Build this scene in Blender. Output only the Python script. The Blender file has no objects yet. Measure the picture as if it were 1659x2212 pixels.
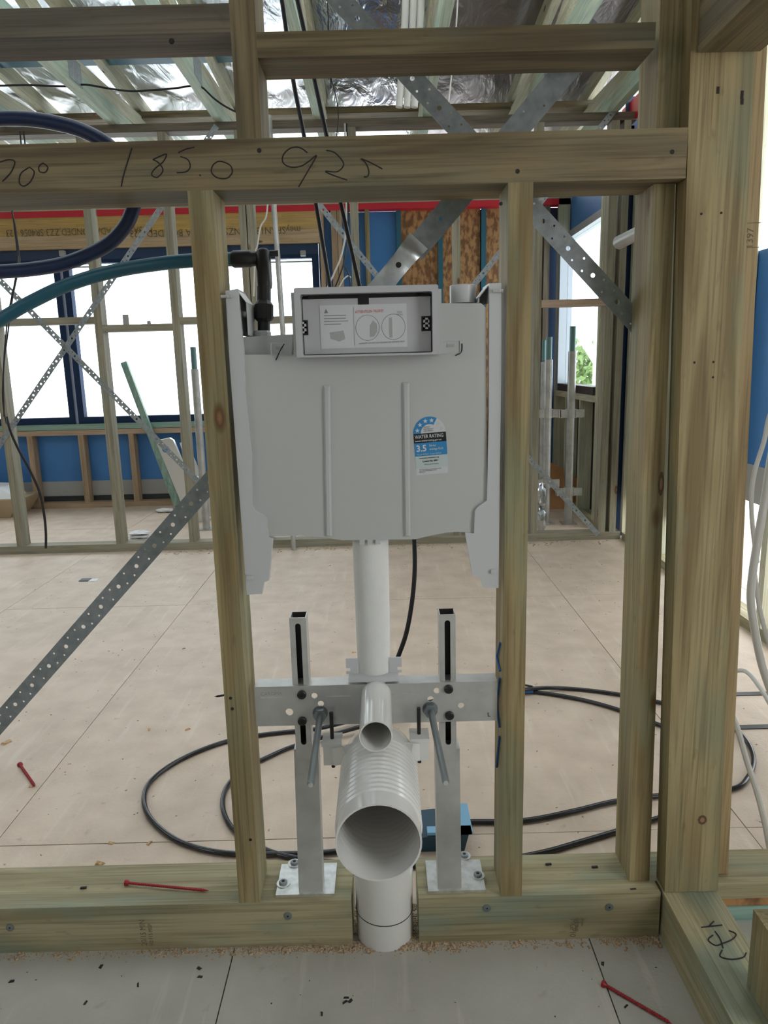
import bpy, bmesh, math, random
from mathutils import Vector, Matrix
random.seed(7)
SC = bpy.context.scene
COL = SC.collection

# ---------------------------------------------------------------- camera
FPX, CXP, CYP, CAMH = 1580.0, 829.5, 1106.0, 1.125
PITCH = math.atan(FPX / 7800.0)
ROLL = math.radians(1.43)
cam_d = bpy.data.cameras.new('camera')
cam_d.sensor_fit = 'HORIZONTAL'
cam_d.sensor_width = 36.0
cam_d.lens = FPX / 1659.0 * 36.0
cam_d.clip_start = 0.01
cam_d.clip_end = 200
cam = bpy.data.objects.new('camera', cam_d)
COL.objects.link(cam)
cam.location = (0, 0, CAMH)
cam.matrix_world = (Matrix.Translation((0, 0, CAMH)) @ Matrix.Rotation(math.pi / 2 - PITCH, 4, 'X')
                    @ Matrix.Rotation(-ROLL, 4, 'Z'))
SC.camera = cam

# ---------------------------------------------------------------- world, light, exposure
SKY = 4.2
LGAP = (-0.45, 0.5, 1.1, 2.2)   # opening added at left for highlights and front light: y from, y to, sill, head
DOOR = (-0.45, 0.45, 2.1)   # doorway in the wall right of the camera: y from, y to, height
w = bpy.data.worlds.new('overcast_sky'); SC.world = w; w.use_nodes = True
bgn = w.node_tree.nodes['Background']
bgn.inputs[0].default_value = (0.93, 0.97, 1.0, 1)
bgn.inputs[1].default_value = SKY
SC.view_settings.view_transform = 'Standard'
SC.view_settings.look = 'None'
SC.view_settings.gamma = 1.0
SC.view_settings.use_curve_mapping = False
SC.view_settings.exposure = 0.0
# daylight arriving through the doorway behind the photographer's right shoulder
ld = bpy.data.lights.new('doorway_daylight', 'AREA'); ld.shape = 'RECTANGLE'
ld.size = 0.6; ld.size_y = 0.8; ld.energy = 4.0; ld.color = (1.0, 0.97, 0.9)
lo = bpy.data.objects.new('doorway_daylight', ld); COL.objects.link(lo)
lo.location = (1.58, 0.0, 1.45)
lo.rotation_euler = (Vector((0.3, 1.25, 0.6)) - lo.location).to_track_quat('-Z', 'Y').to_euler()


def P(px, py, Y=None, Z=None, X=None):
    """the point of the plane Y / Z / X = const that the photograph shows at px, py"""
    dx, dy = px - CXP, py - CYP
    u = dx * math.cos(ROLL) - dy * math.sin(ROLL)
    v = dx * math.sin(ROLL) + dy * math.cos(ROLL)
    d = Vector((u, FPX * math.cos(PITCH) - v * math.sin(PITCH), -FPX * math.sin(PITCH) - v * math.cos(PITCH)))
    if Y is not None: t = Y / d.y
    elif Z is not None: t = (Z - CAMH) / d.z
    else: t = X / d.x
    return Vector((0, 0, CAMH)) + d * t


# ---------------------------------------------------------------- materials
def nn(nt, typ, **kw):
    n = nt.nodes.new(typ)
    for k, v in kw.items(): setattr(n, k, v)
    return n


def mat(name, col, rough=0.5, metal=0.0, spec=0.5, alpha=1.0, trans=0.0):
    m = bpy.data.materials.new(name); m.use_nodes = True
    b = m.node_tree.nodes['Principled BSDF']
    b.inputs['Base Color'].default_value = (*col, 1)
    b.inputs['Roughness'].default_value = rough
    b.inputs['Metallic'].default_value = metal
    b.inputs['Specular IOR Level'].default_value = spec
    b.inputs['Transmission Weight'].default_value = trans
    m.diffuse_color = (*col, 1)
    return m


def noisy(m, c2, scale=30, lo=0.4, hi=0.7, bump=0.0, bscale=None, stretch=None, detail=6):
    """mottle the base colour towards c2 with noise; optional bump"""
    nt = m.node_tree; b = nt.nodes['Principled BSDF']
    tc = nn(nt, 'ShaderNodeTexCoord'); oi = nn(nt, 'ShaderNodeObjectInfo')
    mul = nn(nt, 'ShaderNodeMath', operation='MULTIPLY'); mul.inputs[1].default_value = 37.0
    nt.links.new(oi.outputs['Random'], mul.inputs[0])
    add = nn(nt, 'ShaderNodeVectorMath', operation='ADD')
    nt.links.new(tc.outputs['Object'], add.inputs[0]); nt.links.new(mul.outputs[0], add.inputs[1])
    mp = nn(nt, 'ShaderNodeMapping'); mp.inputs['Scale'].default_value = stretch or (1, 1, 1)
    nt.links.new(add.outputs[0], mp.inputs[0])
    no = nn(nt, 'ShaderNodeTexNoise'); no.inputs['Scale'].default_value = scale; no.inputs['Detail'].default_value = detail
    nt.links.new(mp.outputs[0], no.inputs['Vector'])
    cr = nn(nt, 'ShaderNodeValToRGB')
    cr.color_ramp.elements[0].position = lo; cr.color_ramp.elements[1].position = hi
    c1 = b.inputs['Base Color'].default_value[:]
    cr.color_ramp.elements[0].color = c1; cr.color_ramp.elements[1].color = (*c2, 1)
    nt.links.new(no.outputs['Fac'], cr.inputs[0]); nt.links.new(cr.outputs[0], b.inputs['Base Color'])
    if bump:
        n2 = nn(nt, 'ShaderNodeTexNoise'); n2.inputs['Scale'].default_value = bscale or scale; n2.inputs['Detail'].default_value = 4
        nt.links.new(mp.outputs[0], n2.inputs['Vector'])
        bp = nn(nt, 'ShaderNodeBump'); bp.inputs['Strength'].default_value = bump; bp.inputs['Distance'].default_value = 0.01
        nt.links.new(n2.outputs['Fac'], bp.inputs['Height']); nt.links.new(bp.outputs[0], b.inputs['Normal'])
    return m


_wood = {}
TONES = {  # base, second, green tint amount, tint colour
    'khaki': ((0.36, 0.285, 0.145), (0.205, 0.15, 0.068), 0.6, (0.21, 0.235, 0.15)),
    'grey': ((0.33, 0.30, 0.22), (0.23, 0.205, 0.145), 0.5, (0.27, 0.28, 0.22)),
    'tan': ((0.40, 0.29, 0.15), (0.27, 0.19, 0.09), 0.1, (0.27, 0.29, 0.19)),
    'dark': ((0.24, 0.185, 0.10), (0.125, 0.092, 0.05), 0.5, (0.14, 0.15, 0.105)),
    'pale': ((0.58, 0.56, 0.42), (0.44, 0.42, 0.30), 0.5, (0.44, 0.50, 0.40)),
    'plate': ((0.42, 0.37, 0.225), (0.28, 0.24, 0.135), 0.75, (0.22, 0.28, 0.215)),
    'brown': ((0.46, 0.33, 0.22), (0.34, 0.24, 0.15), 0.1, (0.4, 0.4, 0.3)),
    'pink': ((0.52, 0.38, 0.28), (0.42, 0.30, 0.21), 0.1, (0.4, 0.4, 0.3)),
    'green': ((0.30, 0.42, 0.34), (0.20, 0.30, 0.25), 0.5, (0.22, 0.40, 0.36)),
    'mint': ((0.50, 0.58, 0.46), (0.40, 0.48, 0.38), 0.6, (0.34, 0.50, 0.45)),
    'lvl': ((0.62, 0.40, 0.12), (0.50, 0.33, 0.13), 0.2, (0.60, 0.44, 0.26)),
    'lvlpale': ((0.56, 0.41, 0.27), (0.48, 0.34, 0.2), 0.1, (0.5, 0.4, 0.3)),
    'smoke': ((0.185, 0.15, 0.11), (0.11, 0.088, 0.065), 0.3, (0.12, 0.13, 0.105)),
}


def wood(tone, axis):
    key = (tone, axis)
    if key in _wood: return _wood[key]
    c1, c2, ga, gc = TONES[tone]
    m = mat(f'{tone}_timber_{axis}', c1, 0.62, spec=0.3)
    nt = m.node_tree; L = nt.links.new; b = nt.nodes['Principled BSDF']
    tc = nn(nt, 'ShaderNodeTexCoord'); oi = nn(nt, 'ShaderNodeObjectInfo')
    mul = nn(nt, 'ShaderNodeMath', operation='MULTIPLY'); mul.inputs[1].default_value = 53.0
    L(oi.outputs['Random'], mul.inputs[0])
    add = nn(nt, 'ShaderNodeVectorMath', operation='ADD'); L(tc.outputs['Object'], add.inputs[0]); L(mul.outputs[0], add.inputs[1])
    def mp(al, ac):
        n = nn(nt, 'ShaderNodeMapping'); s = [ac, ac, ac]; s['xyz'.index(axis)] = al
        n.inputs['Scale'].default_value = s; L(add.outputs[0], n.inputs[0]); return n
    def noise(mpn, sc, det=4, dist=0.0):
        n = nn(nt, 'ShaderNodeTexNoise'); n.inputs['Scale'].default_value = sc; n.inputs['Detail'].default_value = det
        n.inputs['Distortion'].default_value = dist; L(mpn.outputs[0], n.inputs['Vector']); return n
    def ramp(src, p0, p1, a=0.0, z=1.0):
        n = nn(nt, 'ShaderNodeMapRange'); n.inputs[1].default_value = p0; n.inputs[2].default_value = p1
        n.inputs[3].default_value = a; n.inputs[4].default_value = z; L(src, n.inputs[0]); return n.outputs[0]
    def mix(f, a, bcol):
        n = nn(nt, 'ShaderNodeMix', data_type='RGBA')
        if isinstance(f, float): n.inputs[0].default_value = f
        else: L(f, n.inputs[0])
        for i, c in ((6, a), (7, bcol)):
            if isinstance(c, tuple): n.inputs[i].default_value = (*c, 1)
            else: L(c, n.inputs[i])
        return n.outputs[2]
    broad = noise(mp(1.2, 18), 1.6, 5, 0.6)
    col = mix(ramp(broad.outputs['Fac'], 0.40, 0.62), c1, c2)
    gm = noise(mp(2.5, 7), 1.5, 3)
    col = mix(ramp(gm.outputs['Fac'], 0.48, 0.66, 0, ga), col, gc)
    fine = noise(mp(3, 160), 1.5, 3)
    col = mix(ramp(fine.outputs['Fac'], 0.48, 0.72, 0, 0.6), col, tuple(x * 0.55 for x in c2))
    spots = noise(mp(14, 34), 1.6, 2)
    col = mix(ramp(spots.outputs['Fac'], 0.66, 0.78, 0, 0.4), col, tuple(x * 0.6 for x in c2))
    vo = nn(nt, 'ShaderNodeTexVoronoi'); vo.inputs['Scale'].default_value = 1.0
    L(mp(2.6, 6.5).outputs[0], vo.inputs['Vector'])
    col = mix(ramp(vo.outputs['Distance'], 0.085, 0.05), col, (0.13, 0.07, 0.03))
    col = mix(ramp(vo.outputs['Distance'], 0.045, 0.03), col, (0.24, 0.13, 0.06))
    L(col, b.inputs['Base Color'])
    bp = nn(nt, 'ShaderNodeBump'); bp.inputs['Strength'].default_value = 0.25; bp.inputs['Distance'].default_value = 0.002
    L(fine.outputs['Fac'], bp.inputs['Height']); L(bp.outputs[0], b.inputs['Normal'])
    _wood[key] = m
    return m


def wd(t): return lambda ax: wood(t, ax)


M_FLOOR = noisy(mat('particle_board', (0.67, 0.545, 0.43), 0.5, spec=0.4), (0.55, 0.44, 0.34), 9, 0.35, 0.72, 0.15, 120)
M_FLOOR2 = noisy(mat('grey_board', (0.43, 0.41, 0.36), 0.6, spec=0.3), (0.37, 0.355, 0.31), 7, 0.35, 0.7, 0.15, 120)  # greyer tone for the sheets in front of the frame
for _m in (M_FLOOR, M_FLOOR2):   # small dark scuffs and pale sweep marks
    nt = _m.node_tree; b = nt.nodes['Principled BSDF']; L = nt.links.new
    src = b.inputs['Base Color'].links[0].from_socket
    tc = nn(nt, 'ShaderNodeTexCoord')
    n = nn(nt, 'ShaderNodeTexNoise'); n.inputs['Scale'].default_value = 22; n.inputs['Detail'].default_value = 3; L(tc.outputs['Object'], n.inputs['Vector'])
    r = nn(nt, 'ShaderNodeMapRange'); r.inputs[1].default_value = 0.68; r.inputs[2].default_value = 0.78; r.inputs[4].default_value = 0.5; L(n.outputs['Fac'], r.inputs[0])
    x = nn(nt, 'ShaderNodeMix', data_type='RGBA'); x.inputs[7].default_value = (0.24, 0.20, 0.16, 1); L(r.outputs[0], x.inputs[0]); L(src, x.inputs[6])
    mp_ = nn(nt, 'ShaderNodeMapping'); mp_.inputs['Rotation'].default_value = (0, 0, 0.5); mp_.inputs['Scale'].default_value = (26, 2.2, 1); L(tc.outputs['Object'], mp_.inputs[0])
    n2 = nn(nt, 'ShaderNodeTexNoise'); n2.inputs['Scale'].default_value = 1.2; n2.inputs['Detail'].default_value = 5; L(mp_.outputs[0], n2.inputs['Vector'])
    r2 = nn(nt, 'ShaderNodeMapRange'); r2.inputs[1].default_value = 0.58; r2.inputs[2].default_value = 0.75; r2.inputs[4].default_value = 0.35; L(n2.outputs['Fac'], r2.inputs[0])
    x2 = nn(nt, 'ShaderNodeMix', data_type='RGBA'); x2.inputs[7].default_value = (0.78, 0.72, 0.63, 1); L(r2.outputs[0], x2.inputs[0]); L(x.outputs[2], x2.inputs[6])
    L(x2.outputs[2], b.inputs['Base Color'])
M_PLASTIC = mat('grey_white_plastic', (0.47, 0.475, 0.46), 0.38, spec=0.5)
M_BRACKET = mat('white_moulding', (0.52, 0.525, 0.53), 0.35, spec=0.5)
M_PVC = mat('white_pvc', (0.72, 0.71, 0.68), 0.14, spec=0.7)
M_PVCIN = mat('warm_pvc', (0.50, 0.46, 0.43), 0.35, spec=0.5)
M_FOAM = noisy(mat('insulation_sleeve', (0.70, 0.70, 0.67), 0.6), (0.67, 0.67, 0.645), 60, 0.3, 0.8, 0.05, 200)
M_PANEL = mat('glossy_grey_cover', (0.46, 0.46, 0.47), 0.18, spec=0.6)
M_GALV = noisy(mat('galvanised_steel', (0.33, 0.36, 0.37), 0.5, 0.35), (0.22, 0.25, 0.26), 60, 0.3, 0.7)
M_GALVB = noisy(mat('bright_galvanised_steel', (0.74, 0.77, 0.78), 0.3, 0.9), (0.55, 0.58, 0.6), 50, 0.3, 0.7, 0.1, 30)
M_STEEL = noisy(mat('raw_steel', (0.62, 0.62, 0.60), 0.42, 0.6), (0.44, 0.44, 0.42), 14, 0.35, 0.7)
M_ZINCROD = mat('zinc_rod', (0.26, 0.29, 0.30), 0.35, 0.7)
M_PLATE = noisy(mat('zinc_foot_plate', (0.80, 0.82, 0.80), 0.3, 0.8), (0.6, 0.62, 0.6), 60)
M_ALU = mat('aluminium', (0.72, 0.72, 0.70), 0.35, 0.6)
M_PROP = noisy(mat('prop_tube', (0.52, 0.52, 0.50), 0.4, 0.5), (0.36, 0.36, 0.35), 12)
M_PROPIN = mat('prop_inner_tube', (0.14, 0.24, 0.24), 0.4, 0.5)
M_BLACK = mat('black_rubber', (0.012, 0.012, 0.016), 0.35)
M_BLACKM = mat('black_metal', (0.02, 0.02, 0.02), 0.4, 0.2)
M_DARK = mat('dark_void', (0.01, 0.01, 0.011), 0.8)
M_HOSE = mat('black_hose', (0.02, 0.02, 0.023), 0.22)
M_BLUEPIPE = mat('dark_blue_pipe', (0.012, 0.025, 0.075), 0.35)
M_TEALPIPE = mat('teal_pipe', (0.012, 0.10, 0.15), 0.4)
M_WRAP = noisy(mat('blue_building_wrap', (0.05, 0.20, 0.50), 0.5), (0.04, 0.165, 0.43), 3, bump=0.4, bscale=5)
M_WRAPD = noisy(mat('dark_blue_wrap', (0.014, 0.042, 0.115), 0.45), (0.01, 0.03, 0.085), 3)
M_NAVY = mat('navy_aluminium', (0.012, 0.03, 0.08), 0.6, 0.0, spec=0.2)
M_GREYF = mat('dark_grey_aluminium', (0.035, 0.035, 0.042), 0.4, 0.2)
M_SILVERF = mat('silver_aluminium', (0.42, 0.46, 0.50), 0.35, 0.4)
M_RED = mat('red_flashing', (0.55, 0.012, 0.03), 0.4)
M_REDS = mat('red_coated_steel', (0.33, 0.022, 0.028), 0.35, 0.2)
M_OSB = noisy(mat('oriented_strand_board', (0.40, 0.21, 0.08), 0.6), (0.17, 0.075, 0.025), 22, 0.42, 0.58, stretch=(1.6, 1, 0.8))
M_ORANGE = noisy(mat('orange_ply', (0.55, 0.28, 0.12), 0.6), (0.4, 0.18, 0.07), 8)
M_GREYB = mat('grey_flashing', (0.36, 0.36, 0.35), 0.5)
M_WHITE = mat('white_paper', (0.78, 0.78, 0.78), 0.6)
M_LABEL = mat('printed_label_white', (0.56, 0.57, 0.58), 0.4)
M_LABELG = mat('pale_green_label', (0.47, 0.54, 0.53), 0.4)
M_LBLUE = mat('rating_blue', (0.03, 0.22, 0.48), 0.4)
M_LBLACK = mat('rating_black', (0.008, 0.008, 0.012), 0.4)
M_INK = mat('grey_print', (0.20, 0.20, 0.21), 0.6)
M_INKRED = mat('red_print', (0.60, 0.12, 0.11), 0.6)
M_MARKER = mat('black_marker', (0.035, 0.032, 0.035), 0.8, spec=0.1)
M_STAMP = mat('brown_stamp', (0.16, 0.125, 0.075), 0.7)
M_CHALK = mat('blue_chalk', (0.03, 0.12, 0.36), 0.8)
M_WCABLE = mat('white_cable', (0.62, 0.61, 0.57), 0.4)
M_CHIP = noisy(mat('wood_chip', (0.62, 0.42, 0.25), 0.8), (0.4, 0.22, 0.1), 200)
M_DUST = noisy(mat('sawdust', (0.50, 0.39, 0.27), 0.9), (0.28, 0.19, 0.11), 300, 0.45, 0.55)
M_DIRT = mat('black_dirt', (0.02, 0.017, 0.015), 0.8)
M_CARD = mat('cardboard', (0.42, 0.32, 0.2), 0.7)
M_TUB = mat('dark_teal_plastic', (0.01, 0.05, 0.085), 0.35)
M_TUBR = mat('light_blue_plastic', (0.20, 0.42, 0.60), 0.35)
M_LEAF = noisy(mat('bush_leaves', (0.16, 0.26, 0.07), 0.6), (0.3, 0.42, 0.16), 12)
M_FENCE = mat('pale_outdoor_paint', (0.62, 0.64, 0.62), 0.6)
M_GROUND = mat('outdoor_gravel', (0.55, 0.55, 0.52), 0.9)
M_KNOT = mat('knot_ring', (0.10, 0.055, 0.025), 0.6)
M_KNOTH = mat('knot_heart', (0.27, 0.15, 0.08), 0.6)
M_LINING = mat('bare_wall_lining', (0.34, 0.32, 0.28), 0.8)
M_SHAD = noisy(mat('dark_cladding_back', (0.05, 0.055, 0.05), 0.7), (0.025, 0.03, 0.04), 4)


def foil(name, base, tr, rough=0.22):
    """crinkled foil; tr = how much of it lets the sky glow through (thin sarking)"""
    m = mat(name, base, rough, 0.95)
    nt = m.node_tree; L = nt.links.new; b = nt.nodes['Principled BSDF']; out = nt.nodes['Material Output']
    tc = nn(nt, 'ShaderNodeTexCoord')
    n = nn(nt, 'ShaderNodeTexNoise'); n.inputs['Scale'].default_value = 3.2; n.inputs['Detail'].default_value = 4; n.inputs['Distortion'].default_value = 0.6
    mpf = nn(nt, 'ShaderNodeMapping'); mpf.inputs['Scale'].default_value = (3.0, 0.9, 1); L(tc.outputs['Object'], mpf.inputs[0]); L(mpf.outputs[0], n.inputs['Vector'])
    bp = nn(nt, 'ShaderNodeBump'); bp.inputs['Strength'].default_value = 0.55; bp.inputs['Distance'].default_value = 0.05
    L(n.outputs['Fac'], bp.inputs['Height']); L(bp.outputs[0], b.inputs['Normal'])
    if tr > 0:
        t = nn(nt, 'ShaderNodeBsdfTranslucent'); t.inputs[0].default_value = (0.75, 0.78, 0.8, 1); L(bp.outputs[0], t.inputs['Normal'])
        n2 = nn(nt, 'ShaderNodeTexNoise'); n2.inputs['Scale'].default_value = 3.0; n2.inputs['Detail'].default_value = 6; L(tc.outputs['Object'], n2.inputs['Vector'])
        r = nn(nt, 'ShaderNodeMapRange'); r.inputs[1].default_value = 0.62 - tr * 0.4; r.inputs[2].default_value = 0.70 - tr * 0.3; r.inputs[4].default_value = min(1, tr + 0.2)
        L(n2.outputs['Fac'], r.inputs[0])
        mx = nn(nt, 'ShaderNodeMixShader'); L(r.outputs[0], mx.inputs[0]); L(b.outputs[0], mx.inputs[1]); L(t.outputs[0], mx.inputs[2])
        L(mx.outputs[0], out.inputs['Surface'])
    return m


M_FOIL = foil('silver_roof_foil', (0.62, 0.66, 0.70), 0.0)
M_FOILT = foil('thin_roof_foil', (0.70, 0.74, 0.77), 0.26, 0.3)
M_FOILN = foil('added_glow_foil', (0.80, 0.84, 0.86), 0.55)  # translucent foil added out of view to pass extra sky light
M_FOILD = foil('brown_roof_foil', (0.30, 0.28, 0.28), 0.0, 0.45)  # brownish foil of the right-hand bands

M_GLASS = bpy.data.materials.new('window_glass'); M_GLASS.use_nodes = True
_nt = M_GLASS.node_tree; _nt.nodes.clear()
_o = nn(_nt, 'ShaderNodeOutputMaterial'); _t = nn(_nt, 'ShaderNodeBsdfTransparent'); _g = nn(_nt, 'ShaderNodeBsdfGlossy'); _g.inputs['Roughness'].default_value = 0.02
_t.inputs[0].default_value = (0.93, 0.96, 0.97, 1)
_lw = nn(_nt, 'ShaderNodeLayerWeight'); _pw = nn(_nt, 'ShaderNodeMath', operation='POWER'); _pw.inputs[1].default_value = 5.0; _nt.links.new(_lw.outputs['Facing'], _pw.inputs[0])
_f = nn(_nt, 'ShaderNodeMath', operation='MULTIPLY_ADD'); _f.inputs[1].default_value = 0.6; _f.inputs[2].default_value = 0.04; _nt.links.new(_pw.outputs[0], _f.inputs[0]); _x = nn(_nt, 'ShaderNodeMixShader')
_nt.links.new(_f.outputs[0], _x.inputs[0]); _nt.links.new(_t.outputs[0], _x.inputs[1]); _nt.links.new(_g.outputs[0], _x.inputs[2]); _nt.links.new(_x.outputs[0], _o.inputs[0])


# ---------------------------------------------------------------- geometry helpers
def frame_of(d):
    d = d.normalized()
    a = Vector((0, 0, 1)) if abs(d.z) < 0.9 else Vector((1, 0, 0))
    u = d.cross(a).normalized(); return u, u.cross(d).normalized()


class G:
    def __init__(s): s.v, s.f = [], []

    def add(s, vs, fs):
        o = len(s.v); s.v += [Vector(v) for v in vs]; s.f += [tuple(i + o for i in f) for f in fs]; return s

    def hexa(s, b, t):   # four bottom, four top corners, both in the same turn
        return s.add(list(b) + list(t), [(3, 2, 1, 0), (4, 5, 6, 7), (0, 1, 5, 4), (1, 2, 6, 5), (2, 3, 7, 6), (3, 0, 4, 7)])

    def box(s, x0, x1, y0, y1, z0, z1):
        x0, x1 = sorted((x0, x1)); y0, y1 = sorted((y0, y1)); z0, z1 = sorted((z0, z1))
        return s.hexa([(x0, y0, z0), (x1, y0, z0), (x1, y1, z0), (x0, y1, z0)], [(x0, y0, z1), (x1, y0, z1), (x1, y1, z1), (x0, y1, z1)])

    def bar(s, p0, p1, w, h, up=(0, 0, 1)):
        """rectangular bar from p0 to p1, w across, h along up"""
        p0, p1 = Vector(p0), Vector(p1); d = (p1 - p0).normalized(); up = Vector(up)
        a = d.cross(up).normalized() * (w / 2); c = a.cross(d).normalized() * (h / 2)
        q = [-a - c, a - c, a + c, -a + c]
        return s.hexa([p0 + k for k in q], [p1 + k for k in q])

    def prism(s, poly, off):
        n = len(poly); off = Vector(off)
        vs = [Vector(p) for p in poly] + [Vector(p) + off for p in poly]
        return s.add(vs, [tuple(range(n))[::-1], tuple(range(n, 2 * n))] + [(i, (i + 1) % n, n + (i + 1) % n, n + i) for i in range(n)])

    def tube(s, pts, r, n=8, cap=True):
        pts = [Vector(p) for p in pts]; rr = r if isinstance(r, (list, tuple)) else [r] * len(pts)
        vs, fs = [], []; u = None
        for i, p in enumerate(pts):
            d = (pts[min(i + 1, len(pts) - 1)] - pts[max(i - 1, 0)])
            if d.length < 1e-9: d = Vector((0, 0, 1))
            d.normalize()
            if u is None: u, _ = frame_of(d)
            u = (u - d * u.dot(d)).normalized(); w_ = d.cross(u)
            vs += [p + (u * math.cos(2 * math.pi * k / n) + w_ * math.sin(2 * math.pi * k / n)) * rr[i] for k in range(n)]
        for i in range(len(pts) - 1):
            fs += [(i * n + k, i * n + (k + 1) % n, (i + 1) * n + (k + 1) % n, (i + 1) * n + k) for k in range(n)]
        if cap: fs += [tuple(range(n))[::-1], tuple((len(pts) - 1) * n + k for k in range(n))]
        return s.add(vs, fs)

    def cyl(s, p0, p1, r, r2=None, n=20, cap=True):
        return s.tube([p0, p1], [r, r if r2 is None else r2], n, cap)

    def pipe(s, pts, ro, ri, n=32):
        """hollow pipe: outside, inside and the two annular ends"""
        pts = [Vector(p) for p in pts]; o = len(s.v)
        ro = ro if isinstance(ro, (list, tuple)) else [ro] * len(pts)
        s.tube(pts, ro, n, False); a = len(s.v)
        s.tube(pts, list(ri) if isinstance(ri, (list, tuple)) else [ri] * len(pts), n, False)
        e = (len(pts) - 1) * n
        for k in range(n):
            j = (k + 1) % n
            s.f.append((o + k, a + k, a + j, o + j)); s.f.append((o + e + k, o + e + j, a + e + j, a + e + k))
        for i in range(len(s.f)): pass
        return s


WO = {}   # object -> its origin in the world


def make(name, g, m, parent=None, bevel=0.0, smooth=False, seg=1, **props):
    lo = Vector([min(v[i] for v in g.v) for i in range(3)]); hi = Vector([max(v[i] for v in g.v) for i in range(3)])
    c = (lo + hi) / 2
    if parent is None: c.z = lo.z
    me = bpy.data.meshes.new(name)
    bm = bmesh.new()
    bv = [bm.verts.new(v - c) for v in g.v]
    for f in g.f:
        try: bm.faces.new([bv[i] for i in f])
        except ValueError: pass
    if bevel:
        es = [e for e in bm.edges if len(e.link_faces) == 2 and e.calc_face_angle(0) > 0.6]
        bmesh.ops.bevel(bm, geom=es, offset=bevel, segments=seg, affect='EDGES', clamp_overlap=True)
    bmesh.ops.recalc_face_normals(bm, faces=bm.faces[:])
    for f in bm.faces: f.smooth = smooth
    if smooth:
        for e in bm.edges:
            if len(e.link_faces) == 2 and e.calc_face_angle(0) > 0.7: e.smooth = False
    bm.to_mesh(me); bm.free()
    me.materials.append(m)
    o = bpy.data.objects.new(name, me); COL.objects.link(o)
    return place(o, c, parent, **props)


def place(o, c, parent=None, **props):
    WO[o.name] = Vector(c)
    if parent is not None:
        o.parent = parent; o.location = Vector(c) - WO[parent.name]
    else: o.location = c
    for k, v in props.items():
        if v: o[k] = v
    return o


def thing(name, loc, label=None, category=None, group=None, kind=None, parent=None):
    o = bpy.data.objects.new(name, None); o.empty_display_size = 0.05; COL.objects.link(o)
    return place(o, Vector(loc), parent, label=label, category=category, group=group, kind=kind)


def smoothpath(pts, k=8):
    pts = [Vector(p) for p in pts]; q = [pts[0]] + pts + [pts[-1]]; out = []
    for i in range(1, len(q) - 2):
        a, b, c, d = q[i - 1:i + 3]
        for j in range(k):
            t = j / k
            out.append(0.5 * ((2 * b) + (c - a) * t + (2 * a - 5 * b + 4 * c - d) * t * t + (3 * b - a - 3 * c + d) * t ** 3))
    out.append(pts[-1]); return out


def filled(name, outline, holes, thick, mw, m, parent=None, **props):
    """flat plate with holes: 2-D curve fill, set by matrix mw (columns x, y, normal, origin)"""
    cu = bpy.data.curves.new('tmp', 'CURVE'); cu.dimensions = '2D'; cu.fill_mode = 'BOTH'; cu.extrude = thick / 2
    for loop in [outline] + holes:
        sp = cu.splines.new('POLY'); sp.points.add(len(loop) - 1); sp.use_cyclic_u = True
        for i, p in enumerate(loop): sp.points[i].co = (p[0], p[1], 0, 1)
    ob = bpy.data.objects.new('tmp', cu)
    me0 = ob.to_mesh()
    g = G().add([mw @ v.co for v in me0.vertices], [tuple(p.vertices) for p in me0.polygons])
    ob.to_mesh_clear(); bpy.data.objects.remove(ob); bpy.data.curves.remove(cu)
    return make(name, g, m, parent, **props)


def circ(cx, cy, r, n=14, ry=None): return [(cx + r * math.cos(2 * math.pi * k / n), cy + (ry or r) * math.sin(2 * math.pi * k / n)) for k in range(n)]


def rrect(x0, x1, y0, y1, r, n=5):
    out = []
    for cx, cy, a in ((x1 - r, y1 - r, 0), (x0 + r, y1 - r, 90), (x0 + r, y0 + r, 180), (x1 - r, y0 + r, 270)):
        out += [(cx + r * math.cos(math.radians(a + 90 * k / n)), cy + r * math.sin(math.radians(a + 90 * k / n))) for k in range(n + 1)]
    return out


def XZ(Y):  # plane facing the camera: local x -> X, local y -> Z, normal -> -Y
    return Matrix(((1, 0, 0, 0), (0, 0, -1, Y), (0, 1, 0, 0), (0, 0, 0, 1)))


def text(name, s, size, org, xd, up, m, parent, align='LEFT', sx=1.0, th=0.0003, bold=0.0, **props):
    cu = bpy.data.curves.new('tmp', 'FONT'); cu.body = s; cu.size = size; cu.align_x = align; cu.resolution_u = 2; cu.extrude = th / 2; cu.fill_mode = 'BOTH'; cu.offset = bold * size
    ob = bpy.data.objects.new('tmp', cu); COL.objects.link(ob)
    dg = bpy.context.evaluated_depsgraph_get(); me0 = bpy.data.meshes.new_from_object(ob.evaluated_get(dg))
    xd = Vector(xd).normalized(); up = Vector(up); up = (up - xd * up.dot(xd)).normalized(); n = xd.cross(up); org = Vector(org)
    g = G().add([org + xd * v.co.x * sx + up * v.co.y + n * v.co.z for v in me0.vertices], [tuple(p.vertices) for p in me0.polygons])
    bpy.data.objects.remove(ob); bpy.data.curves.remove(cu); bpy.data.meshes.remove(me0)
    return make(name, g, m, parent, **props)


def strokes(name, lines, Y, r, m, parent, k=5, **props):
    g = G()
    for ln in lines:
        g.tube(smoothpath([P(x, y, Y=Y) for x, y in ln], k) if len(ln) > 2 else [P(x, y, Y=Y) for x, y in ln], r, 6)
    return make(name, g, m, parent, **props)


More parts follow.
